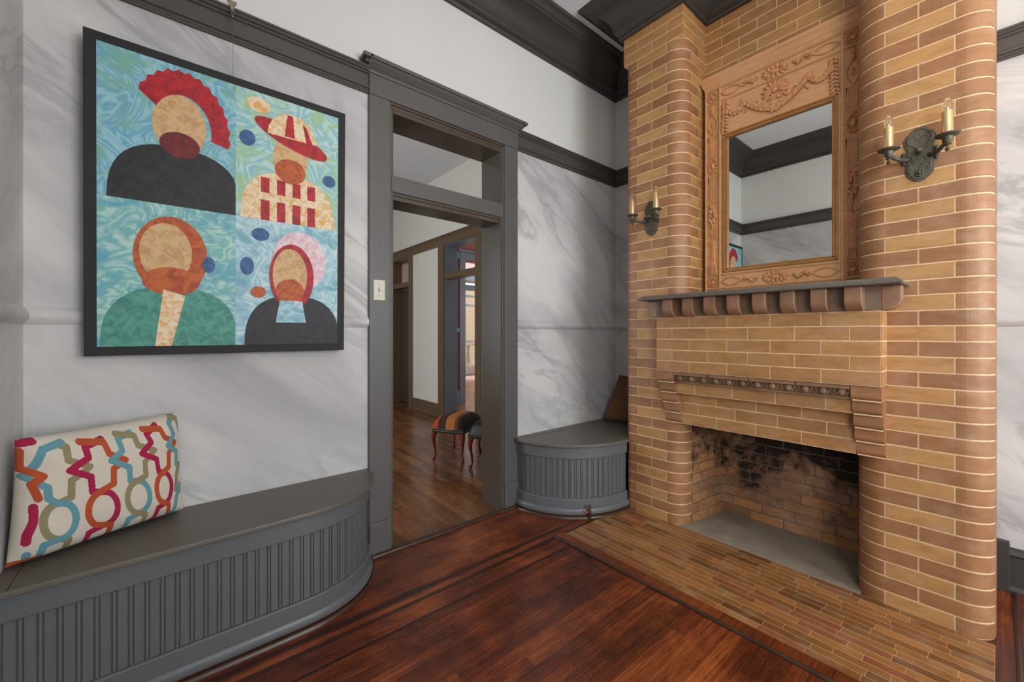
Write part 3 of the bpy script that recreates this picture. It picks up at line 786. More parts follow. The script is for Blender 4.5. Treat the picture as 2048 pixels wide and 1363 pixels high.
# cornice
b = MB()
cprof = [(0, 2.925), (.006, 2.930), (.010, 2.940), (.020, 2.948), (.022, 2.955), (.034, 2.975), (.046, 2.985), (.048, 3.004), (0, 3.004)]
b.sweep([(FX0, 2.88), (FX0, MY), (FX1, MY), (FX1, 2.88)], [(min(d, .024) if False else d*.6, z) for d, z in cprof], side=-1)
b.box(FX0, FX1, MY, 2.88, 2.925, 3.004)
b.build('cornice', M['pine'], mir)
# ribs
IX0, IX1 = GX0 - .045, GX1 + .045
RZ = (1.572, 1.664, 2.820, 2.914)
def molding(b, x0, x1, z0, z1):
    # two stepped beads
    b.box(x0, x1, MY - .006, MY + .002, z0, z1)
    if x1 - x0 > z1 - z0: b.box(x0, x1, MY - .011, MY, z0 + .004, z1 - .004)
    else: b.box(x0 + .004, x1 - .004, MY - .011, MY, z0, z1)
b = MB()
for x in (FX0, IX0 - .008, IX1 - .008, FX1 - .016): molding(b, x, x + .016, MZ0 + .03, 2.925)
for z in RZ: molding(b, FX0 + .014, FX1 - .014, z - .006, z + .006)
b.build('ribs', M['pine'], mir, bevel=.0025)
for x0, x1 in ((FX0 + .016, IX0 - .008), (IX1 + .008, FX1 - .016)):
    b = MB()
    for z0, z1 in ((RZ[0] + .006, RZ[1] - .006), (RZ[1] + .006, RZ[2] - .006), (RZ[2] + .006, RZ[3] - .006)):
        b.box(x0 + .004, x1 - .004, MY - .0016, MY + .002, z0 + .004, z1 - .004)
    b.build('stained_panel', M['pine_panel'], mir)
def rosette(x, z, rx, rz):
    b = MB(); b.ell((x, MY - .003, z), (rx*.38, .008, rz*.38), 12, 8)
    n = 14
    b.tube([(x + rx*.48*math.cos(2*PI*i/n), MY - .004, z + rz*.48*math.sin(2*PI*i/n)) for i in range(n)], .0022, 6, closed=True)
    for i in range(n):
        a = 2*PI*i/n; c_, s_ = math.cos(a), math.sin(a)
        ctr = (x + rx*.76*c_, MY - .002, z + rz*.76*s_)
        R = Matrix(((c_, 0, -s_), (0, 1, 0), (s_, 0, c_)))
        b.ell(ctr, (rx*.26, .0095, max(rx, rz)*.12), 8, 6, R)
    return b.build('rosette', M['carving'], mir, smooth=True)
SXL, SXR = (FX0 + .006 + IX0)/2, (FX1 - .006 + IX1)/2
for sx in (SXL, SXR):
    rosette(sx, 2.867, .040, .040); rosette(sx, 1.617, .036, .034); rosette(sx, 2.405, .036, .062)
MXC = (FX0 + FX1)/2
rosette(MXC, 2.868, .075, .036); rosette(MXC, 1.617, .072, .034)
def leafline(b, pts, l=.022, w_=.008, spread=.6, step=.014):
    """laurel leaves on both sides of a stem given as (x,z) points"""
    L = seg_path(pts); s = 0; k = 0
    while s < L[-1]:
        for i in range(1, len(L)):
            if s <= L[i]:
                t = (s-L[i-1])/max(1e-6, L[i]-L[i-1]); x = pts[i-1][0]+(pts[i][0]-pts[i-1][0])*t; z = pts[i-1][1]+(pts[i][1]-pts[i-1][1])*t
                a0 = math.atan2(pts[i][1]-pts[i-1][1], pts[i][0]-pts[i-1][0]); break
        for sg in (-1, 1):
            a = a0 + sg*spread; c_, s_ = math.cos(a), math.sin(a)
            R = Matrix(((c_, 0, -s_), (0, 1, 0), (s_, 0, c_)))
            b.ell((x + c_*l*.45, MY - .006 - .003*(k % 2), z + s_*l*.45), (l*.60, .010, w_*.62), 8, 6, R)
        s += step; k += 1
def almond(x, z, horiz, sg=1):
    b = MB(); n = 12
    def P(u, v): return (x + sg*u, MY - .003, z + v) if horiz else (x + v, MY - .003, z - u)
    for s_ in (1, -1):
        b.tube([P(-.11 + .15*i/n, s_*.026*math.sin(PI*i/n*1.18)) for i in range(n+1)], .0052, 6)
    pts = [P(.035 + .07*i/6, .010*math.sin(i*1.2)) for i in range(7)]
    leafline(b, [(p[0], p[2]) for p in pts], .016, .009, .5, .011)
    b.tube([P(-.115, .022), P(-.135, .03), P(-.15, .03)], .003, 6); b.tube([P(-.115, -.022), P(-.135, -.03), P(-.15, -.03)], .003, 6)
    b.tube([P(-.15, .03), P(-.15, -.03)], .0025, 6)
    return b.build('ribbon_carving', M['carving'], mir, smooth=True)
for z in (2.868, 1.617):
    almond(MXC - .205, z, True, 1); almond(MXC + .205, z, True, -1)
for sx in (SXL, SXR):
    b = MB()
    for s_ in (1, -1): b.tube([(sx + s_*.030*math.sin(PI*i/12), MY - .003, 2.745 - .135*i/12) for i in range(13)], .0036, 6)
    leafline(b, [(sx, 2.742), (sx, 2.80)], .018, .010, .5, .012)
    b.tube([(sx, MY - .004, 2.70), (sx, MY - .004, 2.66)], .004, 6)
    b.build('ribbon_carving', M['carving'], mir, smooth=True)
    for (z0, z1) in ((2.475, 2.600), (2.180, 2.325)):
        b = MB(); h = .030
        b.tube([(sx - h, MY - .001, z1), (sx + h, MY - .001, z1), (sx + h, MY - .001, z0 - .0), (sx + h*.2, MY - .001, z0 - .012), (sx - h, MY - .001, z0)], .0038, 6, closed=True)
        b.tube([(sx - h*.6, MY, z1 - .014), (sx + h*.6, MY, z1 - .014), (sx + h*.6, MY, z0 + .012), (sx - h*.6, MY, z0 + .012)], .0030, 6, closed=True)
        b.build('cartouche', M['carving'], mir, smooth=True)
    b = MB()
    for q in range(16):
        a = q*2.4; rr_ = .010 + .016*(q/16)
        x_, z_ = sx + rr_*math.cos(a)*1.05, 2.075 + rr_*math.sin(a)*2.7*(1 - .2*math.cos(a))
        ang = math.atan2(z_ - 1.98, x_ - sx); c_, s_ = math.cos(ang), math.sin(ang)
        b.ell((x_, MY - .006, z_), (.019, .010, .008), 8, 6, Matrix(((c_, 0, -s_), (0, 1, 0), (s_, 0, c_))))
    for q in range(3): b.ell((sx + (q-1)*.015, MY - .007, 2.10 + (q % 2)*.03), (.010, .007, .010), 8, 6)
    b.tube([(sx, MY - .004, 2.0), (sx - .01, MY - .004, 1.95), (sx, MY - .004, 1.92)], .004, 6)
    for s_ in (1, -1): b.tube([(sx, MY - .003, 1.925), (sx + s_*.02, MY - .003, 1.94), (sx + s_*.026, MY - .003, 1.965)], .0035, 6)
    b.build('flower_carving', M['carving'], mir, smooth=True)
    b = MB(); b.lathe([(.008, 1.925), (.012, 1.91), (.020, 1.895), (.030, 1.885), (.032, 1.875), (.024, 1.868), (.022, 1.80), (.027, 1.795), (.027, 1.785), (.022, 1.78), (.021, 1.745), (.029, 1.735), (.031, 1.69), (.034, 1.672)], (sx, MY + .004, 0), 16, sq=.45)
    for q in range(5): b.tube([(sx - .02 + q*.01, MY - .010, 1.735), (sx - .026 + q*.013, MY - .011, 1.675)], .0028, 6)
    b.build('urn_carving', M['carving'], mir, smooth=True, auto=50)
# swag frieze
b = MB()
ZF = 2.705
for sg in (-1, 1):
    e = MXC + sg*.285
    leafline(b, [(e, ZF + .095), (e + sg*.004, ZF), (e + sg*.008, ZF - .085)], .032, .013, .75, .022)
    leafline(b, [(e - sg*(.0 + .11*i/8), ZF + .055 - .055*math.sin(PI*i/8*.9) ) for i in range(9)], .028, .013, .5, .014)
    leafline(b, [(MXC + sg*(.185 - .175*i/10), ZF + .060 - .115*math.sin(PI/2*i/10)) for i in range(11)], .030, .014, .5, .015)
    b.ell((MXC + sg*.182, MY - .006, ZF + .060), (.011, .009, .011), 10, 8)
    b.tube([(MXC + sg*(.012 + .16*i/14), MY - .003, ZF - .005 + .02*math.sin(i*.75)) for i in range(15)], [.009 - .0003*i for i in range(15)], 6)
    b.tube([(MXC + sg*(.03 + .018*math.cos(a)), MY - .004, ZF + .012 + .018*math.sin(a)) for a in [i*.5 for i in range(12)]], .0058, 6)
    b.tube([(MXC + sg*(.105 + .014*math.cos(a)), MY - .004, ZF + .008 + .014*math.sin(a)) for a in [i*.5 for i in range(12)]], .0035, 6)
for q in range(9):
    a = math.radians(-20 + 27.5*q); l = .05
    c_, s_ = math.cos(a), math.sin(a)
    b.ell((MXC + c_*l*.9, MY - .006, ZF + .045 + s_*l*.78), (l*.62, .011, .012), 8, 6, Matrix(((c_, 0, -s_), (0, 1, 0), (s_, 0, c_))))
b.ell((MXC, MY - .008, ZF + .045), (.018, .010, .016), 10, 8)
for q in range(14): b.ell((MXC + random.uniform(-.04, .04), MY - .008, ZF - .055 + random.uniform(-.022, .02)), (.012, .010, .010), 8, 6)
b.build('swag_carving', M['carving'], mir, smooth=True)

# ------------------------------------------------------------------ wall sconces
def sconce(x, label):
    zc = 2.07; y0 = FY - .002
    s = thing('wall_sconce', label, 'wall light', (x, y0, zc), 0, 'candle sconces on the piers')
    B = M['bronze']
    def L(u, v, h): return (x + u, y0 - h, zc + v)
    half = [(0, .120), (.016, .117), (.026, .108), (.032, .097), (.044, .090), (.052, .072), (.052, .050), (.047, .036), (.043, .022), (.043, -.005), (.046, -.03), (.046, -.075), (.042, -.09), (.030, -.105), (.016, -.118), (0, -.122)]
    full = half + [(-u, v) for u, v in half[-2:0:-1]]
    b = MB(); b.prism(full, L, 0, .008); 
    b.prism([(u*.86, v*.93) for u, v in full], L, .008, .012)
    b.build('backplate', B, s, bevel=.003)
    b = MB()
    top = [(u*.80, .028 + (v)*.75) for u, v in half if v > .03]
    top = [(0, .108), (.014, .105), (.022, .096), (.030, .088), (.038, .078), (.040, .060), (.034, .046), (.022, .038), (.012, .026), (0, .018)]
    ring = top + [(-u, v) for u, v in top[-2:0:-1]]
    b.tube([L(u, v, .013) for u, v in ring], .0022, 6, closed=True)
    for q in range(3):
        a0 = q*2.1; b.tube([L(.014*math.cos(a0) + .010*math.cos(a), .066 + .014*math.sin(a0) + .010*math.sin(a), .012) for a in [i*.6 for i in range(9)]], .0015, 5)
    for sg in (-1, 1):
        b.tube([L(sg*(.010 + .010*math.cos(a)), -.035 + .014*math.sin(a), .012) for a in [i*.55 for i in range(12)]], .0016, 5)
        b.tube([L(sg*(.026 + .008*math.cos(a)), -.055 + .012*math.sin(a), .012) for a in [i*.55 for i in range(12)]], .0016, 5)
        b.tube([L(sg*.030, -.015, .012), L(sg*.018, -.022, .013), L(sg*.026, -.034, .012)], .0016, 5)
        for v in (.012, -.002, -.016, -.030): b.ell(L(sg*.052, v, .006), (.009, .007, .009), 8, 6)
    b.build('relief_scrolls', B, s, smooth=True)
    b = MB()
    for q in range(8): b.ell(L(.011*math.cos(q*PI/4), -.088 + .011*math.sin(q*PI/4), .014), (.006, .005, .006), 8, 6)
    b.ell(L(0, -.088, .020), (.007, .009, .007), 10, 8); b.build('rosette_knob', B, s, smooth=True)
    b = MB(); b.lathe([(.010, 0), (.012, -.010), (.007, -.018), (.011, -.024), (.013, -.034), (.008, -.042), (.001, -.046)], L(0, .006, .012), 12, axis='y'); b.build('turn_switch', B, s, smooth=True, auto=50)
    for sg in (-1, 1):
        e = .090; h = .100; cx, cy_, _ = L(sg*e, 0, h)
        b = MB(); b.tube([L(sg*.030, -.014, .010), L(sg*.045, -.020, .026), L(sg*.060, -.022, .055), L(sg*.074, -.016, .082), L(sg*e, -.004, h)], [.009, .010, .009, .008, .008], 8)
        b.build('arm', B, s, smooth=True)
        b = MB(); b.lathe([(.002, -.046), (.009, -.038), (.004, -.030), (.005, -.022), (.013, -.018), (.009, -.012), (.015, -.006), (.018, .012), (.019, .016)], (cx, cy_, zc), 4 if False else 12); b.build('socket_cup', B, s, smooth=True, auto=40)
        b = MB(); b.lathe([(.010, .012), (.026, .014), (.038, .020), (.040, .024), (.036, .023), (.020, .018), (.010, .018)], (cx, cy_, zc), 20); b.build('drip_pan', B, s, smooth=True)
        b = MB(); b.lathe([(.0180, .018), (.0180, .117), (.0165, .119), (.0110, .119)], (cx, cy_, zc), 20); b.build('candle_sleeve', M['brass'], s, smooth=True, auto=40)
        b = MB(); b.lathe([(.0100, .117), (.0120, .122), (.0165, .138), (.0165, .146), (.0120, .160), (.0060, .174), (.0022, .184), (.0004, .190)], (cx, cy_, zc), 16)
        bl = b.build('bulb', M['glass'], s, smooth=True)
        b = MB(); b.lathe([(.0045, .118), (.0040, .132), (.0020, .138)], (cx, cy_, zc), 8)
        for q in (-1, 1): b.tube([(cx + q*.003, cy_, zc + .136), (cx + q*.006, cy_, zc + .146), (cx + q*.001, cy_, zc + .155)], .0007, 5)
        b.build('filament_stem', M['filament'], bl, smooth=True)
    return s
sconce(-1.552, 'bronze two-candle sconce on the left brick pier beside the white corner')
sconce(-.230, 'bronze two-candle sconce on the right brick pier nearest the camera')

# ------------------------------------------------------------------ window seats
def offset(pts, d):
    """shift a 2D polyline to its right by d (room side for the seats below)"""
    N = path_normals(pts, -1)
    return [(p[0] + n[0]*d, p[1] + n[1]*d) for p, n in zip(pts, N)]
def resample(pts, step):
    L = seg_path(pts); n = max(2, int(round(L[-1]/step))); out = []; j = 1
    for i in range(n + 1):
        s = L[-1]*i/n
        while j < len(L) - 1 and s > L[j]: j += 1
        t = (s - L[j-1])/max(1e-9, L[j]-L[j-1]); out.append((pts[j-1][0]+(pts[j][0]-pts[j-1][0])*t, pts[j-1][1]+(pts[j][1]-pts[j-1][1])*t))
    return out
def beadboard(b, path, z0, z1, pitch=0.0414):
    L = seg_path(path); N = path_normals(path, -1)
    S = []
    s = 0.02
    while s < L[-1] - .02:
        for ds, dep in ((-.0085, 0), (-.0070, -.006), (-.0050, -.006), (-.0035, -.0004), (0, .0003), (.0035, -.0004), (.0050, -.006), (.0070, -.006), (.0085, 0)): S.append((s + ds, dep))
        S.append((s + pitch/2, 0)); s += pitch
    S = [(0, 0)] + [q for q in S if 0 < q[0] < L[-1]] + [(L[-1], 0)]
    j = 1; pv = None
    for s, dep in S:
        while j < len(L) - 1 and s > L[j]: j += 1
        t = (s-L[j-1])/max(1e-9, L[j]-L[j-1])
        x = path[j-1][0]+(path[j][0]-path[j-1][0])*t; y = path[j-1][1]+(path[j][1]-path[j-1][1])*t
        nx = N[j-1][0]+(N[j][0]-N[j-1][0])*t; ny = N[j-1][1]+(N[j][1]-N[j-1][1])*t
        a = b.vert((x+nx*dep, y+ny*dep, z0)); c = b.vert((x+nx*dep, y+ny*dep, z1))
        if pv: b.face((pv[0], a, c, pv[1]))
        pv = (a, c)
def window_seat(name, label, edge, back, seams, loc):
    """edge: front outline of the seat board, travelling so the room is on the right"""
    t = thing(name, label, 'window seat', loc)
    zt = .507
    b = MB()
    outl = edge + back
    b.prism(outl, lambda u, v, h: (u, v, h), .485, zt)
    b.build('seat_board', M['seat'], t, bevel=.006, seg=3)
    for sm in seams:
        b = MB(); b.box(*sm); b.build('board_seam', M['black'], t)
    body = offset(edge, -.026)
    b = MB(); b.sweep(body, [(-.02, .484), (0, .484), (0, .405), (-.004, .402), (-.012, .402)], side=-1); b.build('top_rail', M['bench'], t, bevel=.0015)
    b = MB(); beadboard(b, resample(offset(edge, -.038), .02), .12, .41); b.build('beadboard', M['bench'], t, fix=False)
    b = MB(); b.sweep(body, [(-.014, .128), (.000, .127), (.004, .122), (.004, .066), (0, .064)], side=-1); b.build('bottom_rail', M['bench'], t, bevel=.0015)
    b = MB(); b.sweep(body, [(0, .068)] + [(.004 + .016*math.sin(math.radians(90*i/6)), .034 + .032*math.cos(math.radians(90*i/6))) for i in range(7)] + [(.018, .026), (0, .026)], side=-1); b.build('quarter_round', M['bench'], t, smooth=True, auto=45)
    b = MB(); b.sweep(body, [(0, .027), (.012, .027), (.012, 0.001), (0, 0.001)], side=-1); b.build('base_strip', M['base_wood'], t)
    b = MB(); b.sweep(body, [(.010, .0005), (.013, .014), (.020, .019), (.028, .016), (.033, .008), (.034, .0005)], side=-1); b.build('shoe_moulding', M['strip_wood'], t, smooth=True, auto=60)
    return t
def superq(cx, cy, a, b_, sx, sy, n=22, p=2.15, flip=False):
    r = []
    for i in range(n + 1):
        th = PI/2*i/n; r.append((cx + sx*a*abs(math.cos(th))**(2/p), cy + sy*b_*abs(math.sin(th))**(2/p)))
    return r[::-1] if flip else r
# travelling +y with the room (+x) on the right
edge1 = [(-1.885, WC + .002), (-1.887, 0.0), (-1.888, .30)] + superq(-2.308, .42, .418, .442, 1, 1)
ws1 = window_seat('window_seat', 'long grey beadboard window seat with rounded end below the large painting', edge1, [(-2.308, WC + .002)], [(-2.30, -1.89, -.3745, -.3725, .5065, .5078)], (-2.1, .2, 0))
b = MB(); b.box(-2.31, -2.292, .79, .8615, 0.001, .484); b.build('dark_gap_strip', M['base_shaded'], ws1)  # dark strip added to paint the shaded gap between seat and casing
# travelling +y: from the door casing round to the pier
edge2 = superq(-2.308, 2.56, .583, .632, 1, -1, flip=True) 
edge2 = edge2[:] 
window_seat('window_seat', 'small grey quarter-round beadboard seat in the corner between doorway and fireplace', edge2, [(-1.768, 2.62), (-1.768, WB - .002), (-2.308, WB - .002)], [(-2.232, -2.230, 1.975, 3.18, .5065, .5078)], (-2.1, 2.6, 0))

# ------------------------------------------------------------------ patterned pillow
def band_color(px, py):
    best = None
    for (pts, colr) in STRANDS:
        for i in range(len(pts)-1):
            ax, ay = pts[i]; bx, by = pts[i+1]; dx, dy = bx-ax, by-ay
            t = max(0, min(1, ((px-ax)*dx+(py-ay)*dy)/(dx*dx+dy*dy+1e-9)))
            q = math.hypot(px-ax-dx*t, py-ay-dy*t)
            if q < 26 - 0.005*px: best = (colr, q)
    return best
C_OL, C_TE, C_CR, C_OR = lin((150, 142, 104)), lin((104, 160, 170)), lin((172, 26, 74)), lin((190, 84, 44))
def ring(cx, cy, rx, ry, a0, a1, n=14, tilt=0):
    return [(cx + rx*math.cos(math.radians(a0+(a1-a0)*i/n)), cy + ry*math.sin(math.radians(a0+(a1-a0)*i/n))) for i in range(n+1)]
STRANDS = [
 ([(250,320),(285,330),(290,425),(430,470),(400,500),(315,570),(320,690),(240,735)] + ring(265,860,98,130,245,115) + [(240,985),(335,1000),(335,1110),(430,1110)], C_OL),
 ([(260,300),(150,350),(115,450),(85,500)], C_TE), ([(50,545),(120,590),(175,620),(185,700),(240,735)] + ring(265,860,98,130,-75,75) + [(190,1030),(185,1110)], C_TE),
 ([(520,275),(400,330),(420,410),(360,450),(300,500),(440,545),(455,655),(520,660)] + ring(540,785,103,128,-75,75) + [(465,965),(465,1070),(410,1110),(340,1150)], C_CR),
 ([(370,295),(530,295),(565,380),(690,425),(600,490),(605,600),(520,650)] + ring(540,785,103,128,245,115) + [(520,905),(615,910),(620,995),(720,995)], C_OR),
 ([(740,230),(640,270),(665,360),(580,430),(720,480),(730,580),(790,580)] + ring(800,700,88,118,-75,75) + [(735,870),(730,950),(690,980),(610,1030)], C_TE),
 ([(630,240),(765,250),(790,320),(930,355),(845,440),(855,540),(780,585)] + ring(800,700,88,118,245,115) + [(800,820),(870,830),(870,910),(950,920)], C_OL),
 ([(950,175),(865,240),(900,300),(820,380),(950,420),(965,510),(1020,515)] + ring(1020,630,72,112,-75,75) + [(970,780),(965,870),(920,910),(840,950)], C_CR),
 ([(840,205),(985,200),(1020,260),(1130,295),(1065,370),(1070,470),(1000,525)] + ring(1020,630,72,112,245,115) + [(1070,750),(1085,830),(1160,840)], C_OR),
 ([(1140,95),(1075,165),(1115,240),(1050,320),(1150,360),(1150,455),(1185,455)], C_TE),
 ([(1110,120),(1170,125),(1190,200)], C_OL), ([(1190,450),(1150,530),(1140,640),(1190,650)], C_OL),
 ([(1190,600),(1150,720),(1130,820),(1060,880)], C_TE),
 ([(30,490),(150,540),(90,600),(130,700)], C_OR), ([(110,760),(115,860),(90,960),(90,1010)], C_CR),
 ([(10,320),(100,295)], C_CR), ([(30,370),(30,480)], C_OR), ([(110,1100),(120,1180)], C_TE), ([(20,1190),(60,1170),(190,1130)], C_OR),
]
def pillow_surface(name, corners, thick, NU, NV, mat, pat=None, parent=None, wr=0.006, seed=1, pinch=.05):
    """corners BL, BR, TR, TL of the front; normal = across x up"""
    BL, BR, TR, TL = [Vector(c) for c in corners]
    nrm = ((BR - BL).cross(TL - BL)).normalized()
    rnd = random.Random(seed); ph = [rnd.uniform(0, 6) for _ in range(8)]
    mb = MB(); grid = {}
    cols = {}
    for side in (1, -1):
        for i in range(NU + 1):
            for j in range(NV + 1):
                u, v = i/NU, j/NV
                if side == -1 and (i in (0, NU) or j in (0, NV)): grid[(side, i, j)] = grid[(1, i, j)]; continue
                a, b_ = 2*u - 1, 2*v - 1
                uu = .5 + a/2*(1 - pinch*(1 - b_*b_)); vv = .5 + b_/2*(1 - pinch*1.1*(1 - a*a))
                p = (BL*(1-uu) + BR*uu)*(1-vv) + (TL*(1-uu) + TR*uu)*vv
                h = ((1 - a**4)*(1 - b_**4))**.55
                wk = wr*(math.sin(a*5 + ph[0] + 3*b_)*.5 + math.sin(a*9*b_ + ph[1]) * .4 + math.sin((a+b_)*11 + ph[2])*.3)*(abs(a)**2 + abs(b_)**2)*h
                p = p + nrm*side*(thick*h + wk)
                grid[(side, i, j)] = mb.vert(p)
                if pat: cols[(side, i, j)] = pat(u, v) if side == 1 else pat(u, v, True)
    for side in (1, -1):
        for i in range(NU):
            for j in range(NV):
                q = (grid[(side, i, j)], grid[(side, i+1, j)], grid[(side, i+1, j+1)], grid[(side, i, j+1)])
                c = cols.get((side, i, j)) if pat else None
                mb.face(q if side == 1 else q[::-1], 0, c)
    return mb, nrm
def pat(u, v, back=False):
    if back: return C_CREAM
    # bilinear map into the drawing frame of the pattern
    bl, br, tr, tl = (30, 1190), (1262, 790), (1205, 85), (20, 285)
    x = (bl[0]*(1-u)+br[0]*u)*(1-v) + (tl[0]*(1-u)+tr[0]*u)*v; y = (bl[1]*(1-u)+br[1]*u)*(1-v) + (tl[1]*(1-u)+tr[1]*u)*v
    k = band_color(x, y)
    if not k: return C_CREAM
    c, q = k; st = 1.0 if int(q/4.8) % 2 == 0 else .86
    return tuple(v_*st for v_ in c)
C_CREAM = lin((216, 208, 192))
tp = NT('woven_geometric_print'); at = tp.n('ShaderNodeVertexColor', layer_name='tone').outputs[0]; wv = tp.noise(tp.obj(), 420, 2)
tp.col(tp.mix(tp.m('MULTIPLY', wv, .35), at, tp.mix(1.0, at, (.75, .75, .75), 'MULTIPLY'))); tp.rough(.9); tp.bump(wv, .4, .0015)
mb, _ = pillow_surface('throw_pillow', [(-2.052, -.408, .517), (-2.258, .042, .517), (-2.258, .020, .935), (-2.062, -.390, .925)], .078, 340, 270, M['suede'], pat, seed=3, pinch=.025, wr=.009)
tag(mb.build('throw_pillow', tp.mat, smooth=True, fix=False), 'cream throw pillow with crimson, teal, olive and orange linked circle pattern', 'pillow')
mb, _ = pillow_surface('throw_pillow', [(-2.225, 2.90, .520), (-1.80, 2.93, .520), (-1.80, 3.10, .90), (-2.20, 3.10, .90)], .055, 40, 36, M['suede'], seed=5, wr=.010)
tag(mb.build('throw_pillow', M['suede'], smooth=True, fix=False), 'plain brown suede pillow leaning in the corner behind the left pier', 'pillow')

# ------------------------------------------------------------------ hanging picture (a plain generic colour composition)
art = thing('wall_art', 'large black-edged square canvas of four bright colour panels on the marbled wall', 'painting', (-2.285, .2275, 1.183))
AW, AH, TH = .966, 1.252, .036
ang = math.atan2(.022, 1.25)
art.rotation_euler = (0, 0, 0)
def A3(u, v, h):
    """u 0..1 along y, v 0..1 upward, h off the front face"""
    yb = -.483 + AW*u; z = AH*v
    return (-2.285 + .036 + z*math.tan(ang) + h, .2275 + yb, 1.183 + z)
b = MB()
b.prism([(0, 0), (1, 0), (1, 1), (0, 1)], lambda u, v, h: A3(u, v, h), -TH, 0); b.build('canvas_edge', M['black'], art, bevel=.002)
def swirl(name, c1, c2, c3, seed):
    t = NT(name); p = t.pos(); x, y, z = t.sep(p)
    v = t.comb(t.m('ADD', y, seed), z, seed)
    n1 = t.n('ShaderNodeTexNoise', {'Vector': v, 'Scale': 5.0, 'Detail': 2.0, 'Distortion': 2.2}).outputs[0]
    bands = t.m('ADD', t.m('MULTIPLY', t.m('SINE', t.m('MULTIPLY', n1, 44.0)), .5), .5)
    n2 = t.noise(v, 9, 4, .6, 1.5)
    c = t.mix(bands, lin(c1), lin(c2)); c = t.mix(t.ramp(n2, [(.45, (0, 0, 0)), (.62, (1, 1, 1))]), c, lin(c3))
    t.col(c); t.rough(.55); t.bump(t.noise(p, 300, 3), .3, .001); return t.mat
def paint(name, c, d=None, sc=30):
    t = NT(name); p = t.pos(); d = d or tuple(v*.75 for v in c)
    t.col(t.mix(t.ramp(t.noise(p, sc, 5, .6, 1.0), [(.42, (0, 0, 0)), (.62, (1, 1, 1))]), lin(c), lin(d))); t.rough(.55); t.bump(t.noise(p, 300, 3), .3, .001); return t.mat
PM = [swirl('swirl_blue', (104, 168, 196), (150, 200, 210), (120, 176, 160), 1.0), swirl('swirl_aqua', (136, 190, 204), (186, 218, 212), (160, 200, 150), 4.0),
      swirl('swirl_green', (120, 186, 178), (176, 214, 206), (96, 168, 190), 7.0), swirl('swirl_pale', (150, 196, 212), (196, 222, 226), (120, 174, 190), 9.0),
      paint('paint_charcoal', (38, 38, 42), (20, 20, 22)), paint('paint_peach', (214, 180, 130), (196, 150, 104)), paint('paint_red', (190, 26, 40), (140, 10, 28)),
      paint('paint_cream', (236, 220, 190), (222, 170, 90)), paint('paint_orange', (196, 96, 40), (160, 66, 24)), paint('paint_teal', (84, 160, 140), (60, 128, 120)), paint('paint_maroon', (120, 28, 30), (90, 18, 20)),
      paint('paint_blue', (60, 104, 160)), paint('paint_pinkwhite', (232, 214, 216), (214, 170, 182))]
b = MB()
bd = .036
q0u, q1u, q0v, q1v = bd/AW, 1 - bd/AW, bd/AH, 1 - bd/AH
for i, (u0, u1, v0, v1) in enumerate(((q0u, .5, .5, q1v), (.5, q1u, .5, q1v), (q0u, .5, q0v, .5), (.5, q1u, q0v, .5))):
    b.poly([A3(u0, v0, .0008), A3(u1, v0, .0008), A3(u1, v1, .0008), A3(u0, v1, .0008)], i)
lay = [.0008]
def shape(quad, pts, m):
    """pts in 0..1 of the quadrant (0,0 lower left)"""
    u0, u1, v0, v1 = ((q0u, .5, .5, q1v), (.5, q1u, .5, q1v), (q0u, .5, q0v, .5), (.5, q1u, q0v, .5))[quad]
    lay[0] += .00012
    b.poly([A3(u0 + (u1-u0)*max(0, min(1, p[0])), v0 + (v1-v0)*max(0, min(1, p[1])), lay[0]) for p in pts], m)
def oval(cx, cy, rx, ry, n=28, rot=0):
    c_, s_ = math.cos(rot), math.sin(rot)
    return [(cx + rx*math.cos(2*PI*i/n)*c_ - ry*math.sin(2*PI*i/n)*s_, cy + rx*math.cos(2*PI*i/n)*s_ + ry*math.sin(2*PI*i/n)*c_) for i in range(n)]
def mound(cx, w_, top, n=20, p=2.6):
    r = [(cx - w_, 0)]
    for i in range(n + 1):
        th = PI - PI*i/n; r.append((cx + w_*math.copysign(abs(math.cos(th))**(2/p), math.cos(th)), top*abs(math.sin(th))**(2/p)))
    return r + [(cx + w_, 0)]
def fan(cx, cy, r0, r1, a0, a1, n=26):
    o = [(cx + r1[0]*(1 + .05*(i % 2))*math.cos(math.radians(a0+(a1-a0)*i/n)), cy + r1[1]*(1 + .05*(i % 2))*math.sin(math.radians(a0+(a1-a0)*i/n))) for i in range(n+1)]
    return o + [(cx + r0[0]*math.cos(math.radians(a1+(a0-a1)*i/n)), cy + r0[1]*math.sin(math.radians(a1+(a0-a1)*i/n))) for i in range(n+1)]
# upper left: red arc, sand oval, charcoal hill
shape(0, mound(.56, .50, .42), 4); shape(0, oval(.56, .58, .20, .22), 5); shape(0, fan(.58, .56, (.22, .24), (.36, .40), -10, 150), 6); shape(0, oval(.56, .44, .15, .09), 10)
# upper right: striped dome over an orange oval, striped hill
shape(1, mound(.50, .46, .40), 7); shape(1, oval(.50, .52, .17, .20), 5); shape(1, oval(.50, .43, .15, .10), 8)
for k in range(4): shape(1, [(.22 + .15*k, 0), (.30 + .15*k, 0), (.30 + .15*k, .34), (.22 + .15*k, .34)], 6)
shape(1, [(.2, .16), (.8, .16), (.8, .22), (.2, .22)], 7)
shape(1, oval(.52, .70, .37, .085, rot=-.25), 6); shape(1, [(.52 + .24*math.cos(PI*i/16), .70 + .20*math.sin(PI*i/16)) for i in range(17)], 7)
shape(1, [(.44, .71), (.54, .71), (.52, .89), (.47, .89)], 6); shape(1, [(.66, .68), (.74, .66), (.66, .82), (.62, .85)], 6)
shape(1, oval(.10, .62, .07, .06), 11); shape(1, oval(.20, .90, .11, .06), 7); shape(1, oval(.90, .42, .07, .05), 11)
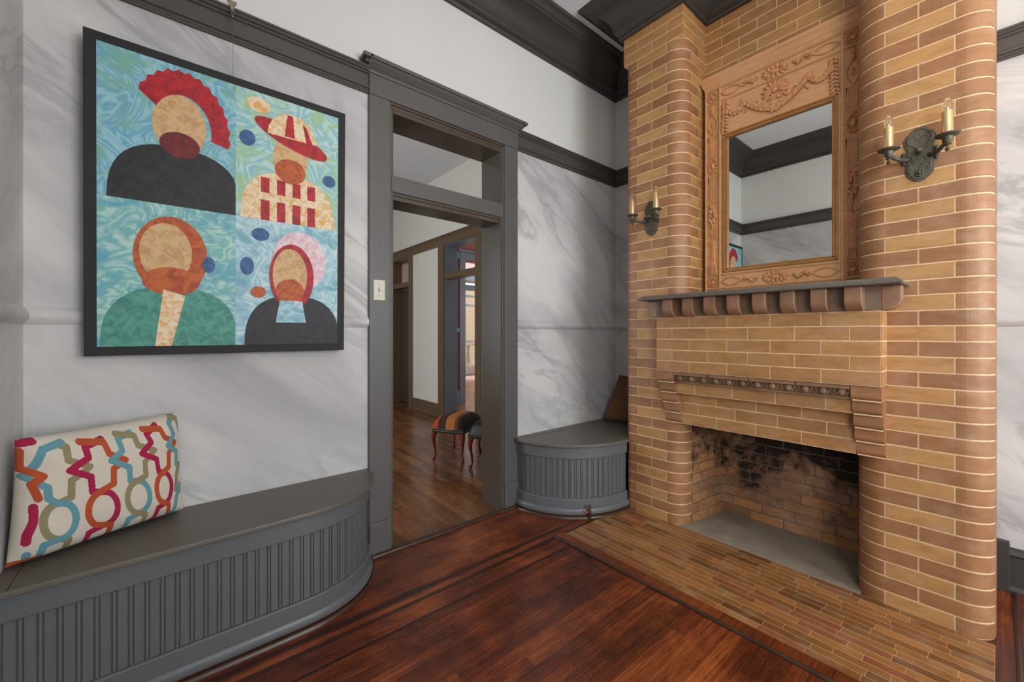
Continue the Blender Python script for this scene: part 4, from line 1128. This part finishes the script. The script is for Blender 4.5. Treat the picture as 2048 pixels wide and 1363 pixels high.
# lower left: orange oval, teal hill
shape(2, mound(.52, .50, .42), 9); shape(2, oval(.50, .64, .27, .28), 8); shape(2, oval(.46, .66, .19, .21), 5); shape(2, oval(.50, .46, .21, .10), 8)
shape(2, [(.38, 0), (.44, .40), (.60, .36), (.50, 0)], 7); shape(2, oval(.78, .60, .05, .06), 11)
# lower right: pale halo, peach oval, charcoal hill
shape(3, oval(.60, .70, .27, .24), 12); shape(3, mound(.55, .47, .40), 4); shape(3, oval(.52, .56, .22, .27), 6); shape(3, oval(.50, .57, .17, .22), 5); shape(3, oval(.50, .44, .14, .10), 8)
shape(3, [(.36, .18), (.66, .18), (.62, .36), (.40, .36)], 3); shape(3, oval(.20, .42, .07, .045), 8); shape(3, oval(.10, .62, .06, .07), 11); shape(3, oval(.22, .88, .08, .05), 11)
b.build('painted_panels', PM, art, fix=False)
# cable and hook from the rail
hk = thing('picture_hook', 'metal picture hook clipped on the rail above the painting with its steel cable', 'hook', (-2.26, .215, 2.77))
hy = .2165
b = MB(); b.prism([(-.018, 2.795), (.018, 2.795), (.014, 2.782), (.008, 2.765), (.007, 2.752), (-.007, 2.752), (-.008, 2.765), (-.014, 2.782)], lambda u, v, h: (-2.262 + h, hy + u, v), 0, .004)
b.box(-2.275, -2.258, hy - .018, hy + .018, 2.792, 2.796); b.tube([(-2.262, hy, 2.752), (-2.252, hy, 2.748), (-2.248, hy, 2.742)], .006, 8); b.build('clip', M['hook'], hk, bevel=.001)
b = MB(); b.tube([(-2.249, hy + .008*math.sin(a), 2.738 + .012*math.cos(a)) for a in [i*2*PI/12 for i in range(12)]], .0012, 6, closed=True); b.tube([(-2.249, hy, 2.727), (-2.249, hy, 2.712)], .0035, 8)
b.tube([(-2.249, hy, 2.715), (-2.256, hy + .003, 2.4345)], .0011, 6); b.build('cable', M['steel'], hk, smooth=True)

# ------------------------------------------------------------------ light switch
sw = thing('light_switch', 'almond toggle light switch on the left door casing', 'light switch', (-2.288, .918, 1.52))
b = MB(); b.box(-2.288, -2.283, .918 - .034, .918 + .034, 1.52 - .058, 1.52 + .058); b.build('cover_plate', M['plate'], sw, bevel=.002)
b = MB(); b.obox((-2.278, .918, 1.523), (.008, 0, .004), (0, .0045, 0), (-.003, 0, .008)); b.build('toggle', M['ceiling'], sw, bevel=.001)
for z in (1.49, 1.55):
    b = MB(); b.lathe([(.003, .0), (.003, .0012), (.001, .0018)], (-2.283, .918, z), 10, axis='x'); b.build('screw', M['steel'], sw)

# ------------------------------------------------------------------ gas valve by the hearth
gv = thing('gas_valve', 'rusty brass gas valve with an orange handle on the floor before the corner seat', 'valve', (-1.800, 2.198, 0))
b = MB(); b.lathe([(.012, .0006), (.013, .01), (.008, .014), (.008, .035), (.012, .040), (.012, .060), (.009, .064), (.009, .078), (.012, .080), (.011, .090), (.006, .094), (.006, .100), (.002, .103)], (-1.800, 2.198, 0), 12); b.build('valve_body', M['rust'], gv, smooth=True, auto=45)
b = MB(); b.tube([(-1.800, 2.198, .052), (-1.818, 2.183, .050), (-1.830, 2.173, .053)], [.006, .005, .007], 8); b.build('handle', M['orange_metal'], gv, smooth=True)
b = MB(); b.poly([(-1.2725, .640, .004), (-1.262, .652, .007), (-1.258, .664, .003), (-1.268, .658, .0015)]); b.poly([(-1.2725, .640, .004), (-1.268, .658, .0015), (-1.279, .655, .008), (-1.284, .644, .003)])
b.tube([(-1.268, .65, .003), (-1.276, .668, .010), (-1.288, .677, .012)], .0008, 5)
tag(b.build('dried_leaf', M['cream'], fix=False), 'small curled dry leaf lying on the red wood floor', 'leaf')

# ------------------------------------------------------------------ footstools in the hall
def stripes():
    t = NT('striped_kilim'); x, y, z = t.sep(t.obj())
    u = t.m('ADD', t.m('DIVIDE', x, .36), .5)
    cols = [(0, (180, 66, 22)), (.20, (60, 34, 22)), (.44, (176, 110, 48)), (.70, (112, 62, 24)), (.80, (40, 26, 20))]
    nd = t.n('ShaderNodeValToRGB', {0: u}); r = nd.color_ramp; r.interpolation = 'CONSTANT'
    while len(r.elements) < len(cols): r.elements.new(.5)
    for e, (p, c) in zip(r.elements, cols): e.position = p; e.color = (*lin(c), 1)
    n = t.noise(t.obj(), 240, 3)
    t.col(t.mix(t.m('MULTIPLY', n, .4), nd.outputs[0], t.mix(1.0, nd.outputs[0], (.6, .6, .6), 'MULTIPLY'))); t.rough(.9); t.bump(n, .5, .002); return t.mat
M['kilim'] = stripes()
def footstool(label, loc, rz, top, apron):
    s = thing('footstool', label, 'footstool', loc, rz, 'footstools in the hall')
    W, D = .36, .47
    b = MB(); NU = 20; grid = []
    for i in range(NU + 1):
        row = []
        for j in range(NU + 1):
            a, c = -1 + 2*i/NU, -1 + 2*j/NU
            h = ((1 - abs(a)**5)*(1 - abs(c)**5))**.5*(1 - .10*(a*a + c*c)/2)
            row.append(b.vert((a*W/2*(1.0 + .03*h), c*D/2*(1.0 + .03*h), .315 + .135*h)))
        grid.append(row)
    for i in range(NU):
        for j in range(NU): b.face((grid[i][j], grid[i+1][j], grid[i+1][j+1], grid[i][j+1]))
    b.build('cushion', top, s, smooth=True, local=True)
    b = MB(); b.box(-W/2, W/2, -D/2, D/2, .285, .327); b.build('apron', apron, s, local=True, bevel=.008)
    b = MB()
    for i in range(24):
        b.ell((-W/2 + W*(i + .5)/24, -D/2 - .002, .304), (.004, .003, .004), 6, 4); b.ell((-W/2 - .002, -D/2 + D*(i + .5)/24, .304), (.003, .004, .004), 6, 4); b.ell((W/2 + .002, -D/2 + D*(i + .5)/24, .304), (.003, .004, .004), 6, 4)
    b.build('stud_trim', M['studs'], s, local=True)
    for sx in (-1, 1):
        for sy in (-1, 1):
            x, y = sx*(W/2 - .03), sy*(D/2 - .03); dx, dy = sx*.7, sy*.7
            prof = [(0, .30, .028), (.014, .26, .026), (.020, .22, .021), (.012, .16, .015), (0, .10, .012), (-.002, .06, .012), (.008, .035, .015), (.016, .018, .018), (.016, .005, .014), (.016, .001, .010)]
            b = MB(); b.tube([(x + dx*o_, y + dy*o_, z) for o_, z, _ in prof], [r for _, _, r in prof], 12); b.build('leg', M['cherry'], s, local=True, smooth=True, auto=60)
    return s
a_ = math.atan2(.183, .31)
# front-left foot of each stool known; local axes: x along front, y to the rear
def place(F, W=.36, D=.47):
    ix, iy = W/2 - .02, D/2 - .02
    return (F[0] + ix*math.cos(a_) - iy*math.sin(a_), F[1] + ix*math.sin(a_) + iy*math.cos(a_), 0)
footstool('low footstool with orange, brown and tan striped top in the hall', place((-3.656, 2.032)), a_, M['kilim'], M['leather'])
footstool('low black leather footstool half hidden by the door jamb', place((-3.213, 2.176)), a_, M['leather'], M['leather'])
